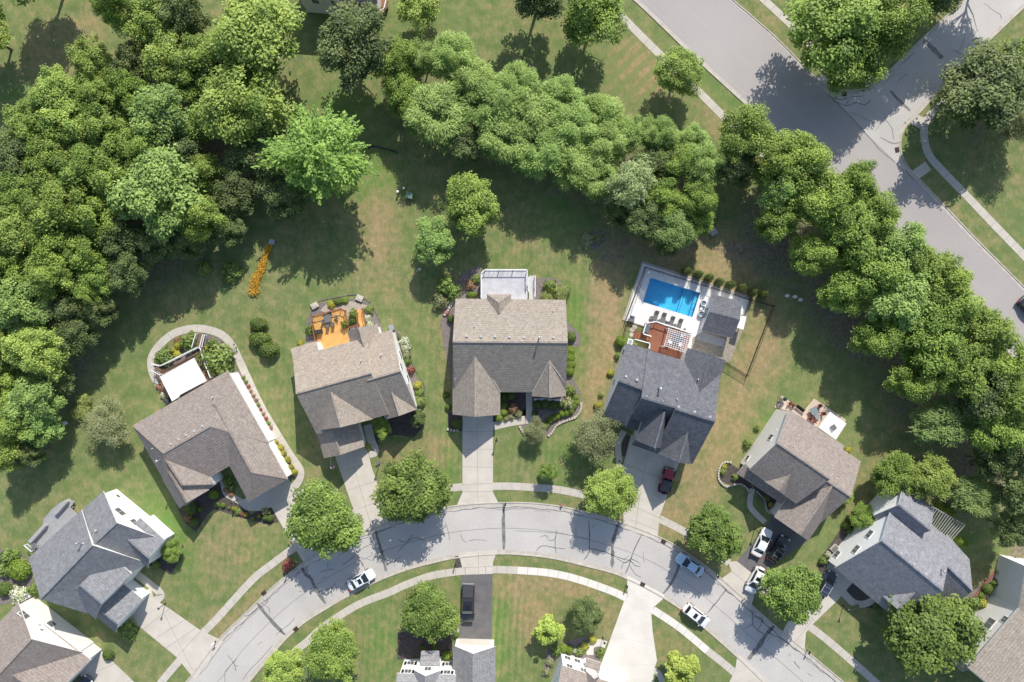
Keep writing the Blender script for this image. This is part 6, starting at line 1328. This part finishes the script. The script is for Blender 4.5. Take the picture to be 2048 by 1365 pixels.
# grey composite deck house 2
e = deck('grey deck with bench parapets behind the slate grey roof', [(58, 1081), (86, 1052), (86, 1040), (104, 1018), (120, 1006), (136, 998), (148, 1005), (140, 1016), (160, 1037), (112, 1078), (80, 1095), (70, 1102)], .7, M_greydeck, 40)
for poly in ([(55, 1083), (87, 1049), (91, 1053), (61, 1087)], [(106, 1026), (128, 1001), (134, 1005), (112, 1030)]):
    b = MB(); b.prism(PL(poly, 1.5), .7, 1.5); b.build('bench', M_greydeck, e)
railing(e, [(56, 1088), (70, 1100)], .7, .9, M_trim, .14)
small_table('patio_table', 'shaded table at the lower end of the grey deck', 73, 1090, .8, .72, M_grey, .7, .5, 'table')
# pergola of blue-grey house
e = thing('pergola', 'grey pergola of parallel slats behind the blue-grey roof', 'pergola', tuple(P(1890, 1050)))
Q = [P(x, y, 2.7) for x, y in ((1864, 1013), (1850, 1040), (1900, 1084), (1930, 1050))]; PG = mat('grey_wood', (.36, .355, .35), None, 3, .7)
for i in range(15):
    u = i/14; a = Q[0].lerp(Q[3], u); q = Q[1].lerp(Q[2], u); b = MB(); b.bar(a, q, .06, .16); b.build('slat', PG, e)
b = MB(); b.bar(Q[0]-Vector((0, 0, .16)), Q[3]-Vector((0, 0, .16)), .1, .18); b.bar(Q[1]-Vector((0, 0, .16)), Q[2]-Vector((0, 0, .16)), .1, .18); b.build('beam', PG, e)
for p in Q: b = MB(); b.box((p.x, p.y, 1.25), (.14, .14, 2.5)); b.build('post', PG, e)
# balcony top house
e = deck('small wooden balcony with rails at the top edge house', [(752, -10), (775, -8), (775, 14), (765, 30), (748, 34), (750, 10)], .9, M_redwood, 0); railing(e, [(775, 2), (770, 22), (752, 34)], .9, .9, M_trim, .12)
c = P(708, 44); b = MB(); b.lathe((c.x, c.y, 0), [(1.1, 0), (1.15, .3), (1.05, .3), (1.02, .22)], 20); tag(b.build('paddling_pool', mat('aqua_plastic', (.10, .50, .68), None, 3, .4)), 'small aqua paddling pool partly hidden under the top trees', 'paddling pool')
# ================================================================ STREET FURNITURE AND SMALL THINGS
def lamp(label, px, py, ht=1.9):
    p = P(px, py); e = thing('yard_lamp', label, 'lamp post', (p.x, p.y, 0)); b = MB(); b.tube([p, p+Vector((0, 0, ht))], .05, 8); b.lathe(p, [(.12, 0), (.09, .2), (.05, .25)], 10); b.build('post', M_black, e)
    b = MB(); b.lathe(p+Vector((0, 0, ht)), [(.07, 0), (.13, .05), (.17, .32)], 8); b.build('lantern', mat('frosted_glass', (.62, .62, .58), None, 3, .3), e); b = MB(); b.lathe(p+Vector((0, 0, ht+.32)), [(.2, 0), (.12, .1), (.02, .18)], 8); b.build('lantern_cap', M_black, e)
for x, y, lb in [(331, 1207, 'yard lamp beside the driveway of the slate grey roofed house'), (474, 1000, 'yard lamp in the entry bed of the rosy hipped house'), (758.5, 928, 'yard lamp right of the driveway of the taupe-roofed house'), (993.5, 878, 'yard lamp right of the centre driveway'),
                 (1239, 922, 'yard lamp left of the red off-roader driveway'), (1509, 1058, 'yard lamp left of the dark asphalt driveway'), (1686, 1211, 'yard lamp on the lawn of the blue-grey roofed house'), (1205.5, 1275, 'yard lamp on the curved walk by the wide pale driveway')]: lamp(lb, x, y)
c = P(758.5, 926); b = MB(); b.lathe((c.x, c.y, 0), [(.42, 0), (.40, .04)], 14); tag(b.build('mulch_ring', M_mulch), kind='structure')
def mailbox(label, px, py, ang, m=M_trim):
    p = P(px, py); e = thing('mailbox', label, 'mailbox', (p.x, p.y, 0)); b = MB(); b.box(p+Vector((0, 0, .55)), (.1, .1, 1.1)); b.build('post', M_black, e)
    b = MB(); M = Matrix.Rotation(R(ang), 4, 'Z'); b.box(p+Vector((0, 0, 1.15)), (.5, .2, .18), M=M); b.box(p+Vector((0, 0, 1.26)), (.5, .14, .06), M=M); b.build('box', m, e, bevel=.02)
for x, y, a, m, lb in [(1011, 1006, 85, M_black, 'black mailbox at the kerb right of the centre driveway'), (432, 1282, 40, M_trim, 'white mailbox at the kerb of the slate grey roofed house'), (911, 1127, 80, M_black, 'black mailbox left of the lower asphalt driveway apron'), (1252, 1170, 70, M_black, 'black mailbox left of the wide pale driveway apron'),
                       (1432, 1150, 60, M_black, 'black mailbox beside the apron under the hatchback'), (1613, 1300, 60, M_black, 'black mailbox at the kerb below the navy vehicle'), (575, 1146, 60, M_black, 'black mailbox beside the pinkish-red shrub')]: mailbox(lb, x, y, a, m)
def hydrant(label, px, py):
    p = P(px, py); e = thing('fire_hydrant', label, 'fire hydrant', (p.x, p.y, 0)); hm = mat('faded_red_iron', (.42, .13, .09), None, 4, .6); b = MB(); b.lathe(p, [(.17, 0), (.17, .06), (.11, .08), (.11, .55), (.15, .57), (.13, .68), (.04, .76)], 12); b.build('barrel', hm, e)
    b = MB(); b.tube([p+Vector((-.2, 0, .42)), p+Vector((.2, 0, .42))], .06, 8); b.build('nozzle', hm, e)
hydrant('faded red fire hydrant on the outer kerb strip right of the centre driveway', 1123, 1010)
c = P(1123, 1011); b = MB(); b.lathe((c.x, c.y, 0), [(.35, 0), (.34, .03)], 12); tag(b.build('mulch_ring', M_mulch), kind='structure')
sheet('mulch_bed', [(910, 1113), (917, 1112), (924, 1136), (911, 1137)], .02, M_mulchd)
for x, y, a, lb in [(528, 1186, -42, 'outer kerb left of the street curve'), (592, 1258, -42, 'inner kerb left of the street curve'), (1327, 1083, 30, 'outer kerb beside the red off-roader driveway apron'), (1285, 1169, 25, 'inner kerb beside the wide driveway apron'), (1688, 189, 0, 'corner kerb under the dark corner tree'), (1794, 300, 80, 'kerb at the right side of the junction')]:
    c = P(x, y); b = MB(); M = Matrix.Rotation(-R(a), 4, 'Z'); b.box((c.x, c.y, .065), (.75, .6, .11), M=M)
    for i in range(5): b.box(Vector((c.x, c.y, .128))+M @ Vector((-.28+i*.14, 0, 0)), (.05, .5, .02), M=M, mi=1)
    tag(b.build('storm_drain', [M_rust, M_black]), 'rusty storm drain in the %s' % lb, 'storm drain')
def ubox(label, px, py, s, ht, m, rz=0.1):
    c = P(px, py, ht); e = thing('utility_box', label, 'utility box', (c.x, c.y, 0)); b = MB(); b.box((c.x, c.y, ht/2), (s, s*.9, ht), rz); b.build('cabinet', m, e, bevel=.03); b = MB(); b.box((c.x, c.y, ht+.03), (s*1.06, s*.96, .06), rz); b.build('lid', m, e)
ubox('green-grey utility box on the back lawn beside two white posts', 819, 391, .95, .85, M_green, -.25); ubox('grey utility box at the upper end of the orange flower strip', 543, 484, .8, .6, M_steel, -.15); ubox('white utility box in the lawn gap at the top of the left woods', 286, 71, .9, .8, M_trim, .1)
ubox('small pale utility box at the lower shrub of the back lawn', 839, 539, .35, .5, M_trim, .2)
for x, y, lb in [(797, 386, 'left white-capped pipe on the back lawn'), (809, 379, 'right white-capped pipe behind the green-grey utility box')]:
    p = P(x, y); e = thing('vent_post', lb, 'pipe', (p.x, p.y, 0)); b = MB(); b.tube([p, p+Vector((0, 0, .9))], .12, 10); b.build('pipe', M_green, e); b = MB(); b.lathe(p+Vector((0, 0, .9)), [(.19, 0), (.19, .1), (.08, .14)], 12); b.build('cap', M_trim, e)
for x, y, lb in [(1573, 592, 'left pale disc marker under the tree row right of the pool'), (1589, 594, 'middle pale disc marker under the tree row'), (1600, 600, 'right blue disc marker under the tree row'), (132, 846, 'pale disc marker at the edge of the left woods')]:
    p = P(x, y); e = thing('plastic_lid', lb, 'lid', (p.x, p.y, 0)); b = MB(); b.lathe(p, [(.34, 0), (.34, .35), (.25, .42), (.05, .45)], 14, sy=.8); b.build('dome', M_whitech, e, smooth=True)
c = P(1425, 466); b = MB(); b.box((c.x, c.y, .35), (1.0, .8, .7), .5); b.box((c.x, c.y, .75), (1.1, .9, .08), .5); tag(b.build('garden_chest', PG), 'grey wooden chest at the right end of the clump above the pool', 'chest')
# flag at the garage of the taupe house
p = P(662, 916, 1.9); e = thing('flag', 'small striped flag on a pole left of the taupe-roofed garage', 'flag', (p.x, p.y, 0)); b = MB(); b.tube([p, p+Vector((.12, -1.5, .7))], .025, 6); b.build('pole', M_trim, e)
b = MB(); o_ = p+Vector((.12, -1.1, .55))
for i in range(7): b.box(o_+Vector((.30, -.04-.07*i, -.02)), (.55, .07, .01), mi=i % 2)
b.box(o_+Vector((.13, -.11, -.008)), (.24, .27, .012), mi=2); b.build('cloth', [mat('flag_red', (.5, .03, .04), None, 3), M_trim, mat('flag_blue', (.03, .05, .25), None, 3)], e)
# low stone borders
def border(label, pts, wd=.3, ht=.28, m=M_stone):
    c = [P(*p) for p in crom(pts, 8)]; L = sum((q-p).length for p, q in zip(c, c[1:])); n_ = int(L/.42); rs = resample(c, n_+1); b = MB()
    for i in range(n_):
        d = (rs[i+1]-rs[i]); k = rnd.uniform(.85, 1.1); b.box((rs[i]+rs[i+1])/2+Vector((0, 0, ht*k/2)), (.36*k, wd*rnd.uniform(.85, 1.15), ht*k), math.atan2(d.y, d.x)+rnd.uniform(-.12, .12))
    tag(b.build('stone_border', m, bevel=.02), label, 'stone border')
border('curved pale stone border around the front bed of the centre house', [(1162, 805), (1161, 820), (1150, 835), (1128, 843), (1112, 852), (1105, 864), (1096, 873)])
border('short pale stone border left of the small bronze-olive tree', [(1039, 852), (1044, 862), (1050, 871)])
border('oval stone border of the bed left of the rosy gabled house', [(1463, 925), (1452, 924), (1443, 928), (1437, 942), (1437, 958), (1446, 970), (1456, 973), (1478, 968), (1492, 975), (1500, 988)], .26, .3)
border('dark curved border in the front court of the beige gabled house', [(1512, 982), (1528, 1000), (1532, 1018), (1540, 1028)], .2, .25)
border('slanted low stone wall left of the centre house', [(922, 575), (918, 592), (905, 605), (896, 622), (888, 632)], .4, .35)
border('white row of stones under the right front gable', [(1068, 799), (1085, 799), (1105, 800), (1122, 800)], .35, .35, M_trim)
border('row of pale stones left of the centre driveway', [(893, 858), (905, 861), (918, 861)], .35, .3)
border('curved thin edging of the terrace bed above the orange deck', [(622, 635), (624, 612), (640, 602), (680, 594), (716, 590), (745, 612), (760, 645)], .15, .12, M_mulch)
border('stone edging along the bed right of the white side wall', [(800, 660), (818, 685), (824, 725), (840, 757), (850, 775), (848, 800)], .12, .12, M_mulch)
border('red-brown edging along the bottom right wall bed', [(2020, 1125), (1985, 1150), (1960, 1180), (1938, 1210)], .5, .12, M_brick)
border('black drain edging at the woods edge above the back lawn', [(735, 298), (745, 293), (770, 298), (797, 306)], .25, .15, M_black)
for x, y, a, lb in [(630, 612, .5, 'pale stone bench block at the left of the terrace bed'), (720, 597, -.4, 'pale stone bench block at the right of the terrace bed')]:
    c = P(x, y); b = MB(); b.box((c.x, c.y, .2), (1.1, .9, .4), a); b.box((c.x+.1, c.y, .42), (.8, .5, .1), a); tag(b.build('stone_block', M_stone, bevel=.04), lb, 'stone block')
# basement window well of the blue-grey house
c = P(1670, 1098, .4); e = thing('window_well', 'basement window well with cover at the white wall, lower right', 'window well', (c.x, c.y, 0)); b = MB(); b.box((c.x, c.y, .2), (1.2, .9, .4), .8); b.build('frame', M_stone, e); b = MB(); b.box((c.x, c.y, .42), (1.0, .7, .05), .8); b.build('cover', M_grey, e)
